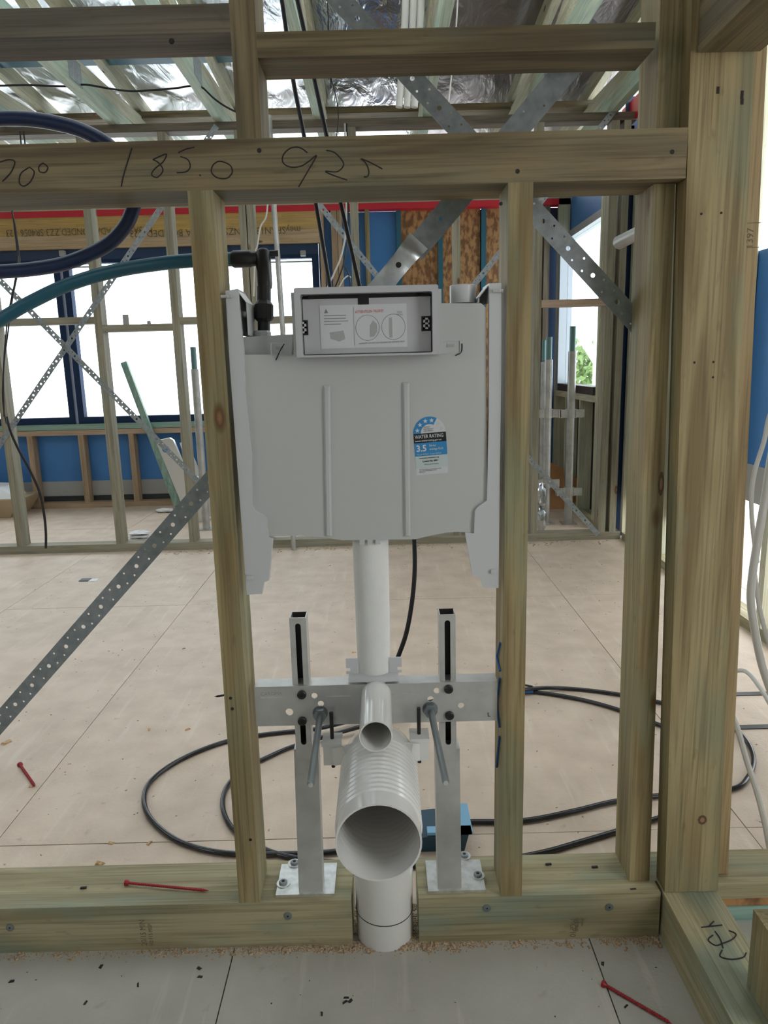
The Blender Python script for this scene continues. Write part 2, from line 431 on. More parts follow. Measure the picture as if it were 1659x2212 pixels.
def strap(name, p0, p1, width, m, parent=None, period=0.056, rb=0.0042, rs=0.0022, seg=10, holes=True, thick=0.0012, normal=(0, -1, 0), skip=None, **props):
    p0, p1 = Vector(p0), Vector(p1); d = (p1 - p0); Lg = d.length; d.normalize(); n = Vector(normal); n = (n - d * n.dot(d)).normalized(); b = n.cross(d)
    mw = Matrix.Identity(4)
    for i in range(3): mw[i][0], mw[i][1], mw[i][2], mw[i][3] = d[i], b[i], n[i], p0[i]
    hs = []; k = 0; x = period * 0.5; o = width * 0.21
    while holes and x + period < Lg:
        sgn = 1 if k % 2 else -1
        if not (skip and skip[0] < x < skip[1]):
            hs.append(circ(x, 0, rb, seg))
            for fr, s_ in ((.3, -1), (.5, 1), (.7, -1)): hs.append(circ(x + fr * period, o * s_ * sgn * 1.15, rs, max(5, seg - 3)))
        x += period; k += 1
    return filled(name, [(0, -width / 2), (Lg, -width / 2), (Lg, width / 2), (0, width / 2)], hs, thick, mw, m, parent, **props)


def lumber(name, x0, x1, y0, y1, z0, z1, tone, ax, parent, bevel=0.0015, **props):
    return make(name, G().box(x0, x1, y0, y1, z0, z1), wood(tone, ax), parent, bevel=bevel, **props)


def stud_px(name, lo, hi, Y, depth, tone, parent, z0, z1, bevel=0.0015, **props):
    """upright whose front face shows between two pixel columns, at a lower and an upper row: lo=(xl,xr,y), hi=(xl,xr,y)"""
    pts = []
    for z in (z0, z1):
        r = []
        for k in (0, 1):
            a, b = P(lo[k], lo[2], Y=Y), P(hi[k], hi[2], Y=Y); t = (z - a.z) / (b.z - a.z); r.append(a.x + (b.x - a.x) * t)
        pts.append([(r[0], Y, z), (r[1], Y, z), (r[1], Y + depth, z), (r[0], Y + depth, z)])
    return make(name, G().hexa(*pts), wood(tone, 'z'), parent, bevel=bevel, **props)


#@@STRUCTURE
# ================================================================ FLOOR
YF = 1.25            # front face of the near frame
PZ = 0.10            # top of its bottom plate
YP = 4.5             # the far partition
YW = 6.05            # the window wall
XR = 1.5             # the right-hand wall
XR2 = 1.42           # its line beyond the partition
fl = thing('floor', (0, 2, 0), kind='structure')
J = 0.0025
xs = [-5.2, -4.55, -3.65, -2.75, -1.85, -0.97, -0.05, 0.86, 1.76, 2.6]
ys = [1.30, 1.585, 3.4, 5.2, 6.2]
for i in range(len(xs) - 1):
    for j in range(len(ys) - 1):
        zz = -0.0004 * ((i * 3 + j) % 2)
        make('floor_sheet', G().box(xs[i] + J / 2, xs[i + 1] - J / 2, ys[j] + J / 2, ys[j + 1] - J / 2, -0.019, zz), M_FLOOR, fl, bevel=0.001)
for a, b in ((-2.2, -1.22), (-1.22, -0.317), (-0.317, 0.385), (0.385, 1.3)):
    for c, d in ((-0.6, 0.45), (0.45, 1.30)):
        make('floor_sheet', G().box(a + J / 2, b - J / 2, c + J / 2, d - J / 2, -0.019, 0), M_FLOOR2, fl, bevel=0.001, label='grey floor sheet in front of the timber frame')
make('floor_substrate', G().box(-5.2, 2.6, -0.6, 6.2, -0.06, -0.02), M_DARK, fl)

# ================================================================ FAR WINDOW WALL (wall_far)
wf = thing('wall_far', (-1, YW, 0), kind='structure')
XL = -5.2
def Zw(y, x=200): return P(x, y, Y=YW).z
def Xw(x, y): return P(x, y, Y=YW).x
z_sill, z_wb, z_wt, z_l0, z_l1, z_r1 = 0.655, 0.775, 1.99, 2.07, 2.305, 2.35
xwr = Xw(690, 640)
make('wall_wrap', G().box(XL, XR2 + 0.09, YW + 0.095, YW + 0.1, 0.12, z_sill), M_WRAP, wf, label='blue building wrap below the windows')
make('flashing_strip', G().box(XL, XR2 + 0.09, YW + 0.088, YW + 0.094, 0.09, 0.215), M_GREYB, wf, label='grey flashing strip low on the blue wrap')
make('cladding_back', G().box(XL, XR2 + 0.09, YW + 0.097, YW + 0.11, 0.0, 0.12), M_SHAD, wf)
lumber('bottom_plate', XL, XR, YW, YW + 0.09, 0, 0.045, 'brown', 'x', wf)
lumber('sill_plate', XL, xwr, YW, YW + 0.09, z_sill - 0.045, z_sill - 0.003, 'pink', 'x', wf)
lumber('sill_trimmer', XL, xwr, YW, YW + 0.09, z_sill, z_sill + 0.045, 'green', 'x', wf, label='green treated sill timber')
for xx in (-4.4, -3.85, -3.4, Xw(72, 1020), Xw(182, 1020), Xw(290, 1020), Xw(402, 1020), Xw(512, 1020), -0.6, -0.15):
    lumber('stud', xx - 0.022, xx + 0.022, YW, YW + 0.088, 0.045, z_sill - 0.045, 'brown', 'z', wf)
lumber('lintel', XL, xwr + 0.02, YW, YW + 0.06, z_l0, z_l1, 'lvl', 'x', wf, label='yellow laminated veneer lintel with printed lettering')
lumber('lintel_ply', XL, xwr + 0.02, YW - 0.004, YW - 0.001, z_l0, z_l0 + 0.10, 'lvlpale', 'x', wf)
lint = [o for o in wf.children if o.name.startswith('lintel')][0]
for sx_, s_ in ((650, 'meySPAN13 AS/NZS4357 ADA BONDED Z23'), (330, 'N13AS/NZS ADA BONDED,ZZ3 SR4056 - 23')):
    p = P(sx_, 505, Y=YW - 0.006)
    text('lettering', s_, 0.075, (p.x, YW - 0.006, p.z + 0.055), (-1, 0, 0), (0, 0, -1), M_STAMP, lint, sx=0.92 if sx_ > 400 else 0.8)
make('flashing', G().box(XL, XR2 + 0.09, YW - 0.01, YW + 0.09, z_l1, z_r1), M_RED, wf, label='red flashing strip above the lintel')
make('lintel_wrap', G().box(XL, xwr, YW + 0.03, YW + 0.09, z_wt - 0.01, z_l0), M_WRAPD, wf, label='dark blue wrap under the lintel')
for px_ in (136, 655):
    p = P(px_, 545, Y=YW); make('bracket', G().box(p.x - 0.02, p.x + 0.02, YW - 0.03, YW + 0.01, p.z - 0.03, p.z + 0.01), M_GREYB, wf, bevel=0.003)
# top plates and wall above
lumber('top_plate', XL, XR2, YW, YW + 0.09, z_r1, z_r1 + 0.045, 'pale', 'x', wf)
# right part: wrap and strand board between studs
make('wall_wrap', G().box(Xw(690, 600), Xw(868, 560), YW + 0.092, YW + 0.1, z_sill, z_l1), M_WRAP, wf, label='blue building wrap right of the windows')
make('strand_board', G().box(Xw(868, 560), Xw(948, 560), YW + 0.085, YW + 0.1, z_sill, z_l1), M_OSB, wf, label='brown oriented strand board sheet')
make('strand_board', G().box(Xw(958, 560), Xw(1040, 560), YW + 0.085, YW + 0.1, z_sill, z_l1), M_OSB, wf, label='brown oriented strand board sheet')
make('strand_board', G().box(Xw(1050, 560), Xw(1150, 560), YW + 0.085, YW + 0.1, 0.0, z_l1), M_OSB, wf, label='brown oriented strand board sheet')
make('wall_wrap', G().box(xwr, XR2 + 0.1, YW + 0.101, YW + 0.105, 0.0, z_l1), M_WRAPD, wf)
for px_, tw, tn in ((697, 9, 'brown'), (724, 12, 'brown'), (736, 9, 'brown'), (795, 9, 'khaki'), (1181, 12, 'smoke')):
    a = Xw(px_, 560); ww = tw / 1580 * 6.0
    lumber('stud', a - ww / 2, a + ww / 2, YW, YW + 0.09, 0.045, z_l1, tn, 'z', wf)
for px_ in (863, 953, 1047):
    a = Xw(px_, 560); make('joint_tape', G().box(a - 0.019, a + 0.019, YW + 0.06, YW + 0.084, 0.045, z_l1), M_TEALPIPE, wf, label='teal edged batten between strand boards')

# ================================================================ ROOM BEHIND THE CAMERA (unseen walls added to close the bathroom and cut frontal light; a doorway on the right lets daylight in)
wb = thing('wall_back', (0, -0.65, 0), kind='structure')
make('lining', G().box(-2.3, 1.6, -0.70, -0.62, 0, 4.2), M_LINING, wb)
wl = thing('wall_left', (-2.3, 0.3, 0), kind='structure')
for a in ((-0.70, LGAP[0], 0, 4.2), (LGAP[1], 1.24, 0, 4.2), (LGAP[0], LGAP[1], 0, LGAP[2]), (LGAP[0], LGAP[1], LGAP[3], 4.2)):
    make('lining', G().box(-2.38, -2.3, *a), M_LINING, wl)
make('lining', G().box(-2.38, -2.3, 1.24, 1.30, 0, 3.6), M_LINING, wl)
make('lining', G().box(1.62, 1.70, -0.70, DOOR[0], 0, 4.2), M_LINING, wb)
make('lining', G().box(1.62, 1.70, DOOR[1], 1.9, 0, 4.2), M_LINING, wb)
make('lining', G().box(1.62, 1.70, DOOR[0], DOOR[1], DOOR[2], 4.2), M_LINING, wb)

make('lining', G().box(-5.3, -5.21, 1.24, YW + 0.1, 0, 2.9), M_LINING, wl)  # unseen wall added to cut light on the camera-facing sides
make('lining', G().box(-5.21, -2.3, 1.20, 1.28, 0, 3.2), M_LINING, wl)

# windows: frame > sash pieces
def window(name, x0, x1, z0, z1, y, fm, fw=0.05, inner=True):
    t = thing(name, ((x0 + x1) / 2, y, z0), kind='structure')
    for a in ((x0, x0 + fw, z0, z1), (x1 - fw, x1, z0, z1)): make('window_jamb', G().box(a[0], a[1], y, y + 0.07, a[2], a[3]), fm, t, bevel=0.003)
    make('window_head', G().box(x0 + fw, x1 - fw, y, y + 0.07, z1 - fw * 0.6, z1), fm, t, bevel=0.003)
    make('window_sill', G().box(x0 + fw, x1 - fw, y, y + 0.07, z0, z0 + fw * 1.1), fm, t, bevel=0.003)
    make('glass_pane', G().box(x0 + fw, x1 - fw, y + 0.03, y + 0.034, z0 + fw, z1 - fw * 0.6), M_GLASS, t)
    if inner:
        zi = z1 - fw * 0.6 - 0.03
        make('head_rail', G().box(x0 + fw, x1 - fw, y + 0.015, y + 0.022, zi, zi + 0.012), M_SILVERF, t)
    return t
wmL, wmR = Xw(120, 700), Xw(164, 700)
window('window_1', XL, wmL + 0.07, z_sill + 0.045, z_wt, YW + 0.02, M_NAVY)
window('window_2', wmR - 0.07, xwr - 0.0, z_sill + 0.045, z_wt, YW + 0.02, M_NAVY)

# ================================================================ RIGHT WALL (runs away from the camera)
wr = thing('wall_right', (XR, 3.6, 0), kind='structure')
yn = P(1290, 640, X=XR2).y; yfar = min(P(1199, 640, X=XR2).y, YW - 0.02)
zt_w = P(1290, 452, X=XR2).z; zb_w = P(1278, 836, X=XR2).z
def rbox(name, m, y0, y1, z0, z1, x0=0.0, x1=0.09, **k):
    XB = XR2 if y0 > YP + 0.05 else XR
    return make(name, G().box(XB + x0, XB + x1, y0, y1, z0, z1), m, wr, bevel=0.0015, **k)
for yy in (2.35, 2.8, 3.22, 3.6, 3.98, 4.12, 4.30, YP + 0.02, yn - 0.05, yn - 0.11, yn - 0.28, yfar + 0.03):
    rbox('stud', wood('pale', 'z'), yy - 0.02, yy + 0.022, 0.045, 2.4)  # pale tone puts the window light into the stud colour
rbox('bottom_plate', wood('plate', 'y'), 1.42, YP, 0, 0.045)
rbox('top_plate', wood('pale', 'y'), 1.42, YP, 2.4, 2.445)
rbox('bottom_plate', wood('plate', 'y'), YP + 0.1, YW - 0.01, 0, 0.045)
rbox('top_plate', wood('pale', 'y'), YP + 0.1, YW - 0.01, 2.4, 2.445)
rbox('sill_plate', wood('pale', 'y'), yn, YW, zb_w - 0.1, zb_w - 0.055)
rbox('noggin', wood('pale', 'y'), yn - 0.26, yn - 0.13, 1.36, 1.405)
rbox('noggin', wood('pale', 'y'), 4.14, 4.28, 1.2, 1.245)
for yy in (yn + 0.35, yn + 0.75): rbox('stud', wood('pale', 'z'), yy - 0.02, yy + 0.02, 0.045, zb_w - 0.1)
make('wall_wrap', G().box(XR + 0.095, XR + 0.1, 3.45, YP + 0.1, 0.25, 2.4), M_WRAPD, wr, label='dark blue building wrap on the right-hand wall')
make('wall_wrap', G().box(XR + 0.095, XR + 0.1, 1.75, 3.45, 0.55, 1.55), M_WRAP, wr, label='blue building wrap beyond the corner post')  # same wrap in a lighter blue, daylight put into its colour
make('flashing_strip', G().box(XR + 0.088, XR + 0.094, 1.75, 3.6, 0.50, 0.66), M_GREYB, wr)
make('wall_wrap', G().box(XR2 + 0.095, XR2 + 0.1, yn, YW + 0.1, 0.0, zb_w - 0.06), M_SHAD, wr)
make('wall_wrap', G().box(XR2 + 0.095, XR2 + 0.1, yn - 0.02, YW + 0.1, zt_w + 0.02, 2.4), M_WRAP, wr)
make('flashing', G().box(XR - 0.022, XR - 0.012, 4.05, 4.74, 2.452, 2.57), M_RED, wr, label='red flashing at the top of the right-hand wall')
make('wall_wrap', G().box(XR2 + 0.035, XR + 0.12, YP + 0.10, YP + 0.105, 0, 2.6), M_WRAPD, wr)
t3 = thing('window_3', (XR2 + 0.06, (yn + yfar) / 2, zb_w - 0.05), kind='structure')
make('window_jamb', G().box(XR2 + 0.03, XR2 + 0.1, yn, yn + 0.03, zb_w - 0.05, zt_w), M_SILVERF, t3, bevel=0.003)
make('window_jamb', G().box(XR2 + 0.0, XR2 + 0.1, yfar - 0.07, yfar, zb_w - 0.05, zt_w), M_SILVERF, t3, bevel=0.003)
make('window_head', G().box(XR2 + 0.02, XR2 + 0.1, yn + 0.03, yfar - 0.07, zt_w - 0.05, zt_w), M_SILVERF, t3, bevel=0.003)
make('window_sill', G().box(XR2 + 0.0, XR2 + 0.1, yn + 0.03, yfar - 0.07, zb_w - 0.055, zb_w), M_GREYF, t3, bevel=0.003)
make('glass_pane', G().box(XR2 + 0.06, XR2 + 0.064, yn + 0.03, yfar - 0.07, zb_w, zt_w - 0.05), M_GLASS, t3)

# ================================================================ ROOF: foil, trusses, eaves beam
RS = 0.07
def roofz(y): return 2.715 + (5.0 - y) * RS
ce = thing('ceiling', (0, 3, 2.5), kind='structure')
def sheet(x0, x1, y0, y1, m, lift=0.0):
    n = 6; g = G(); o = []
    for i in range(n + 1):
        y = y0 + (y1 - y0) * i / n
        for j in range(9):
            x = x0 + (x1 - x0) * j / 8
            o.append((x, y, roofz(y) + 0.10 + lift + 0.012 * math.sin(j * math.pi / 8 * 1.0) * -2 + 0.004 * random.uniform(-1, 1)))
    g.add(o, [(i * 9 + j, i * 9 + j + 1, (i + 1) * 9 + j + 1, (i + 1) * 9 + j) for i in range(n) for j in range(8)])
    return make('roof_foil', g, m, ce, smooth=True)
TX = [-3.28, -2.68, -2.08, -1.48, -0.88, -0.32, 0.30, 0.88, 1.36]
bands = [-5.2, -3.28, -2.68, -2.08, -1.48, -0.88, -0.32, 0.30, 0.88, 1.36, 2.2]
for i in range(len(bands) - 1):
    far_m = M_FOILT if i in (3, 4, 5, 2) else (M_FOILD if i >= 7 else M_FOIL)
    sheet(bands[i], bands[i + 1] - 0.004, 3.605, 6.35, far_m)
    sheet(bands[i], bands[i + 1] - 0.004, -1.2, 1.3, M_FOILN if i in (5, 7) else M_FOIL, 0.0)  # two unseen translucent strips added for highlights on the pipes
    sheet(bands[i], bands[i + 1] - 0.004, 1.305, 3.6, M_FOILN, 0.0)  # overhead sheets made translucent to brighten the floor
make('blue_batten', G().hexa([(-5.2, 4.38, roofz(4.40) + 0.03), (-0.75, 4.38, roofz(4.40) + 0.03), (-0.75, 4.47, roofz(4.47) + 0.03), (-5.2, 4.47, roofz(4.47) + 0.03)],
                             [(-5.2, 4.38, roofz(4.40) + 0.09), (-0.75, 4.38, roofz(4.40) + 0.09), (-0.75, 4.47, roofz(4.47) + 0.09), (-5.2, 4.47, roofz(4.47) + 0.09)]), M_TEALPIPE, ce, label='teal batten across the roof foil')

def truss(x, label):
    t = thing('roof_truss', (x, 4, 2.445), label, 'truss', group='roof trusses over the far room')
    h = 0.0225; cb = 2.491
    make('bottom_chord', G().box(x - h, x + h, 0.3, YW + 0.2, cb, cb + 0.09), wood('mint', 'y'), t, bevel=0.002)
    g = G(); ya, yb = 0.3, YW + 0.5
    g.hexa([(x - h, ya, roofz(ya)), (x + h, ya, roofz(ya)), (x + h, yb, roofz(yb)), (x - h, yb, roofz(yb))],
           [(x - h, ya, roofz(ya) + 0.09), (x + h, ya, roofz(ya) + 0.09), (x + h, yb, roofz(yb) + 0.09), (x - h, yb, roofz(yb) + 0.09)])
    make('top_chord', g, wood('pale', 'y'), t, bevel=0.002)
    make('web', G().bar((x, 3.95, cb + 0.10), (x, 5.6, roofz(5.6) - 0.0), 0.04, 0.085), wood('pale', 'y'), t)
    make('web', G().bar((x, 3.95, cb + 0.10), (x, 2.6, roofz(2.6) + 0.02), 0.04, 0.085), wood('pale', 'y'), t)
    for s_ in (-1, 1): make('nail_plate', G().box(x + s_ * (h + 0.0005), x + s_ * (h + 0.002), 3.86, 4.02, cb + 0.02, cb + 0.13), M_GALV, t)
    return t
tl = ['leftmost roof truss of pale timber over the far room', 'second roof truss from the left, half out of the picture', 'third roof truss from the left, above the blue pipe loop',
      'fourth roof truss from the left, pale and green timber', 'roof truss just left of the near upper stud', 'roof truss behind the two black cables', 'roof truss right of the crinkled foil',
      'roof truss behind the upper steel strap cross', 'rightmost roof truss against the right-hand wall']
for x, lb in zip(TX, tl): truss(x, lb)
p = P(200, 258, Y=5.0)
eb = make('ceiling_beam', G().box(-5.0, XR - 0.03, 5.0, 5.15, 2.672, 2.712), wood('dark', 'x'), None, bevel=0.002, label='long pale ceiling beam tied across the trusses beyond the partition', category='beam')

# ================================================================ PARTITION FRAME (far stud wall of the next room)
pf = thing('partition_frame', (-1.0, YP, 0), 'far timber stud partition with perforated cross bracing and middle noggins', 'wall frame')
lumber('bottom_plate', -3.4, XR - 0.01, YP, YP + 0.09, 0, 0.05, 'grey', 'x', pf)
lumber('top_plate', -3.4, XR - 0.01, YP, YP + 0.09, 2.446, 2.49, 'smoke', 'x', pf)
def Xp(x, y): return P(x, y, Y=YP).x
pst = [(-2.66, .04), (Xp(28, 1050), .045), (Xp(222, 800), .045), (Xp(388, 800), .045), (Xp(524, 460), .045), (Xp(539, 460), .045), (Xp(766, 500), .045), (Xp(987, 520), .04), (Xp(1161, 700), .042), (Xp(1315, 700), .045), (XR - 0.06, .04)]
for a, ww in pst: lumber('stud', a - ww / 2, a + ww / 2, YP, YP + 0.09, 0.05, 2.446, 'grey', 'z', pf)
cs = [a for a, _ in pst]
for i, py in ((0, 694), (1, 694), (2, 708), (3, 692), (5, 690), (8, 655)):
    z = P(200 if i < 5 else 1200, py, Y=YP).z
    if i < 5 : z = P([0, 100, 290, 410, 0][i], py, Y=YP).z
    if i == 5: z = P(620, 690, Y=YP).z
    lumber('noggin', cs[i] + 0.0225, cs[i + 1] - 0.0225, YP, YP + 0.09, z - 0.02, z + 0.02, 'pink' if i == 8 else 'grey', 'x', pf)
def pstrap(a, b, **k): return strap('brace_strap', P(*a, Y=YP - 0.002), P(*b, Y=YP - 0.002), 0.034, M_GALV, pf, period=0.085, rb=0.0065, rs=0.004, seg=8, **k)
pstrap((-60, 545), (440, 1052)); pstrap((468, 272), (-40, 1018)); pstrap((688, 440), (850, 640)); pstrap((1330, 235), (1000, 645)); pstrap((1120, 965), (1292, 1155))
p = P(268, 690, Y=YP); make('metal_tie', G().box(p.x - 0.018, p.x + 0.018, YP + 0.03, YP + 0.032, p.z - 0.04, p.z + 0.03), M_GREYB, pf)
p = P(318, 697, Y=YP); make('metal_tie', G().box(p.x - 0.04, p.x + 0.04, YP + 0.03, YP + 0.05, p.z - 0.02, p.z - 0.005).box(p.x - 0.01, p.x + 0.01, YP + 0.03, YP + 0.04, p.z - 0.005, p.z + 0.012), M_GREYB, pf)

#@@FRAME
# ================================================================ NEAR TIMBER FRAME
nf = thing('timber_wall_frame', (-0.1, YF, 0), 'near timber stud frame with handwritten figures, steel braces and a notched bottom plate', 'wall frame')
XLn = -2.28
lumber('front_bottom_plate', XLn, -0.083, YF, YF + 0.034, 0, PZ, 'plate', 'x', nf, 0.002)
lumber('front_bottom_plate', 0.0485, 0.522, YF, YF + 0.034, 0, PZ, 'plate', 'x', nf, 0.002)
lumber('back_bottom_plate', XLn, -0.083, YF + 0.0365, YF + 0.125, 0, PZ - 0.003, 'plate', 'x', nf, 0.002)
lumber('back_bottom_plate', 0.0485, 1.3, YF + 0.0365, YF + 0.125, 0.052, PZ - 0.003, 'plate', 'x', nf, 0.002)
make('packing_board', G().box(0.0485, 1.3, YF + 0.038, YF + 0.125, 0.034, 0.051), M_OSB, nf, bevel=0.001, label='brown strand board packer between the plates')
lumber('back_bottom_plate', 0.0485, 1.3, YF + 0.0365, YF + 0.125, 0, 0.033, 'green', 'x', nf, 0.002)
fp = [o for o in nf.children if o.name.startswith('front_bottom_plate')]
beam = lumber('main_beam', XLn, 0.4955, YF, YF + 0.115, 1.404, 1.479, 'dark', 'x', nf, 0.003)
stud_px('stud', (517, 562, 1955), (405, 460, 420), YF, 0.09, 'khaki', nf, PZ, 1.404)
rst = stud_px('stud', (1082, 1127, 1930), (1098, 1152, 402), YF, 0.09, 'khaki', nf, PZ, 1.404)
dst = stud_px('stud', (1360, 1403, 1890), (1412, 1457, 440), YF + 0.035, 0.09, 'khaki', nf, PZ - 0.003, 1.404)
stud_px('stud', (1360, 1403, 1890), (1420, 1470, 200), YF + 0.035, 0.09, 'khaki', nf, 1.479, 2.3)
stud_px('upper_stud', (512, 565, 290), (500, 555, 100), YF, 0.095, 'dark', nf, 1.479, 2.3)
for xx in (-0.98, -1.58, -2.25): lumber('stud', xx - 0.022, xx + 0.022, YF, YF + 0.09, PZ, 1.404, 'khaki', 'z', nf)
nb = P(555, 125, Y=YF).z
lumber('noggin', -0.178, 0.437, YF + 0.0, YF + 0.09, nb, nb + 0.036, 'dark', 'x', nf, 0.003)
lumber('noggin', XLn, -0.2175, YF + 0.0, YF + 0.09, P(0, 81, Y=YF).z, P(0, 19, Y=YF).z, 'smoke', 'x', nf, 0.003)
# long galvanised brace straps on the back of the frame
YB = YF + 0.128
sB = strap('brace_strap', P(-292, 1892, Y=YB), P(835, 607, Y=YB), 0.036, M_GALV, nf, label='perforated galvanised brace rising from lower left behind the cistern')
strap('brace_strap', P(892, 545, Y=YB), P(1300, 60, Y=YB), 0.042, M_GALV, nf, period=0.15, label='brace strap rising to the right above the cistern')
strap('brace_strap', P(680, -60, Y=YB + 0.003), P(1400, 725, Y=YB + 0.003), 0.036, M_GALV, nf, period=0.066, label='brace strap falling to the right-hand stud')
# strap tensioner: buckled bright coupling where the two straps meet
a, b = P(800, 648, Y=YB - 0.006), P(905, 520, Y=YB - 0.006); d = (b - a); Lt = d.length; d.normalize(); nrm = Vector((0, -1, 0)); q = nrm.cross(d)
g = G(); nU, nV = 16, 6; vs = []
for i in range(nU + 1):
    t = i / nU
    for j in range(nV + 1):
        s_ = j / nV * 2 - 1
        bul = 0.012 * math.sin(math.pi * min(1, max(0, (t - 0.15) / 0.8))) * (1 - s_ * s_ * 0.4) + 0.006 * math.exp(-((t - 0.8) / 0.07) ** 2)
        wdt = 0.021 - 0.003 * math.sin(math.pi * t)
        vs.append(a + d * (Lt * t) + q * (s_ * wdt) + nrm * bul)
fs = [(i * (nV + 1) + j, i * (nV + 1) + j + 1, (i + 1) * (nV + 1) + j + 1, (i + 1) * (nV + 1) + j) for i in range(nU) for j in range(nV)]
g.add(vs, fs); g.add([v - nrm * 0.0012 for v in vs], [f[::-1] for f in fs])
tz = make('strap_tensioner', g, M_GALVB, nf, smooth=True, label='buckled bright steel strap tensioner')
c_ = a + d * (Lt * 0.58) + nrm * 0.0125
make('bolt_hole', G().cyl(c_, c_ + nrm * 0.001, 0.005), M_DARK, tz)
# handwriting on the beam
HW = [[(262, 403), (268, 375), (285, 320)],
      [(330, 345), (345, 338), (360, 333), (352, 350), (333, 366), (328, 378), (340, 383), (352, 368), (343, 352), (331, 345)],
      [(420, 318), (402, 322), (385, 330)], [(390, 338), (406, 345), (411, 360), (402, 371), (382, 373)],
      [(431, 378), (434, 379)],
      [(470, 349), (460, 357), (457, 372), (470, 384), (490, 385), (502, 372), (497, 357), (480, 349), (470, 349)],
      [(664, 330), (648, 319), (628, 320), (612, 335), (612, 352), (628, 361), (650, 359), (668, 348), (684, 336), (668, 365), (645, 404)],
      [(705, 325), (722, 329), (738, 345), (742, 358), (728, 371), (703, 370), (718, 378), (750, 389)],
      [(779, 343), (790, 352), (797, 370), (794, 381), (786, 382)], [(781, 343), (800, 351), (826, 365)],
      [(0, 350), (20, 345), (32, 350), (24, 372), (5, 392)],
      [(62, 362), (45, 375), (42, 395), (52, 402), (66, 392), (74, 372), (64, 361)],
      [(93, 352), (84, 360), (86, 371), (98, 372), (103, 361), (93, 352)]]
strokes('handwriting', HW, YF - 0.0001, 0.0010, M_MARKER, beam, label='black marker figures 185.0 925')
for x, y in ((560, 325), (1118, 370), (1452, 328), (370, 88)):
    p = P(x, y, Y=YF); make('nail_hole', G().tube([(p.x, YF + 0.002, p.z), (p.x, YF - 0.0006, p.z)], [0.0045, 0.0035], 10), M_DIRT, beam)
# printed stamps on the bottom plates
def stampv(lines, px, py, par, ang=1):
    p = P(px, py, Y=YF)
    for i, (s_, sz) in enumerate(lines):
        text('stamp', s_, sz, (p.x - 0.013 * i, YF - 0.0004, p.z), (0, 0, 1), (-1, 0, 0), M_STAMP, par, sx=0.85, th=0.0002)
stampv((('H2 F15 MGP', 0.011), ('20/15 MIN', 0.016)), 332, 2042, fp[0])
p = P(1232, 1985, Y=YF)
for i, (s_, sz) in enumerate((('MGP10', 0.017), ('H2F 90x35', 0.008), ('KD pine', 0.006))):
    text('stamp', s_, sz, (p.x + 0.011 * i, YF - 0.0004, p.z), (0, 0, -1), (1, 0, 0), M_STAMP, fp[1], sx=0.8, th=0.0002)
# countersunk screws in the plate face
def face_screw(px, py, par, r=0.0080):
    p = P(px, py, Y=YF)
    s_ = make('plate_screw', G().tube([(p.x, YF + 0.002, p.z), (p.x, YF - 0.0015, p.z), (p.x, YF - 0.002, p.z)], [r, r, r * 0.75], 16), M_ZINCROD, par, smooth=True)
    make('drive_socket', G().tube([(p.x, YF - 0.001, p.z), (p.x, YF - 0.0023, p.z)], [0.0018] * 2, 6), M_DARK, s_)
face_screw(22, 2003, fp[0]); face_screw(622, 1978, fp[0]); face_screw(1052, 1961, fp[1]); face_screw(1316, 1959, fp[1])
for x, y in ((180, 1917), (1185, 1866), (1285, 1872), (1368, 1921)):
    p = P(x, y, Z=PZ); make('nail', G().bar((p.x - 0.006, p.y, PZ - 0.001), (p.x + 0.006, p.y + 0.001, PZ - 0.001), 0.004, 0.003), M_DIRT, nf)
# blue chalk scribbles on the left side face of the right stud
g = G()
xf = 0.2085
for ln in ([(1084, 1380), (1078, 1402), (1086, 1425), (1078, 1440)], [(1078, 1455), (1082, 1490), (1076, 1530), (1081, 1560)], [(1068, 1580), (1072, 1620), (1082, 1665)]):
    pts = []
    for k, (x, y) in enumerate(ln):
        z = P(x, y, Y=YF + 0.04).z; pts.append((xf - 0.001, YF + 0.02 + 0.05 * ((k * 7) % 3) / 3, z))
    g.tube(smoothpath(pts), 0.0022, 5)
make('chalk_mark', g, M_CHALK, rst, label='blue chalk scribble')
def spike(px, py, px2, py2, Y, par, r=0.0024):
    a, b = P(px, py, Y=Y), P(px2, py2, Y=Y + 0.01); d = b - a; pts, rr = [], []
    for i in range(25):
        t = i / 24; pts.append(a + d * t); rr.append((r if i % 2 else r * 0.72) * (1 if t < 0.8 else (1 - t) / 0.2 + 0.02))
    return make('screw_tip', G().tube(pts, rr, 8), M_BLACKM, par)
spike(500, 1499, 463, 1505, YF + 0.06, nf); spike(1128, 1479, 1154, 1484, YF + 0.06, nf)
for x, y in ((498, 1508), (502, 1531), (541, 1814), (1082, 440)):
    p = P(x, y, Y=YF); make('nail_head', G().cyl((p.x, YF + 0.001, p.z), (p.x, YF - 0.0008, p.z), 0.003, n=10), M_DIRT, nf)

# ================================================================ RETURN WALL FRAME at right
rf = thing('return_wall_frame', (0.58, 1.0, 0), 'right-hand corner timber post with plate and beam running towards the viewer', 'wall frame')
post = stud_px('post', (1437, 1552, 1900), (1482, 1616, 440), YF, 0.045, 'khaki', rf, PZ, 2.2)
stud_px('stud', (1545, 1574, 1850), (1605, 1641, 440), YF + 0.048, 0.09, 'tan', rf, PZ, 2.2)
rp = make('return_plate', G().box(0.527, 0.632, 0.12, YF + 0.034, 0, PZ - 0.001), wood('plate', 'y'), rf, bevel=0.002)
make('return_beam', G().box(0.503, 0.60, 0.05, YF - 0.001, 1.585, 1.70), wood('dark', 'y'), rf, bevel=0.002)
p = P(1655, 2150, Y=0.98)
make('stud', G().box(p.x - 0.004, p.x + 0.04, 0.94, 1.03, PZ, 0.245), wood('khaki', 'z'), rf, bevel=0.002)
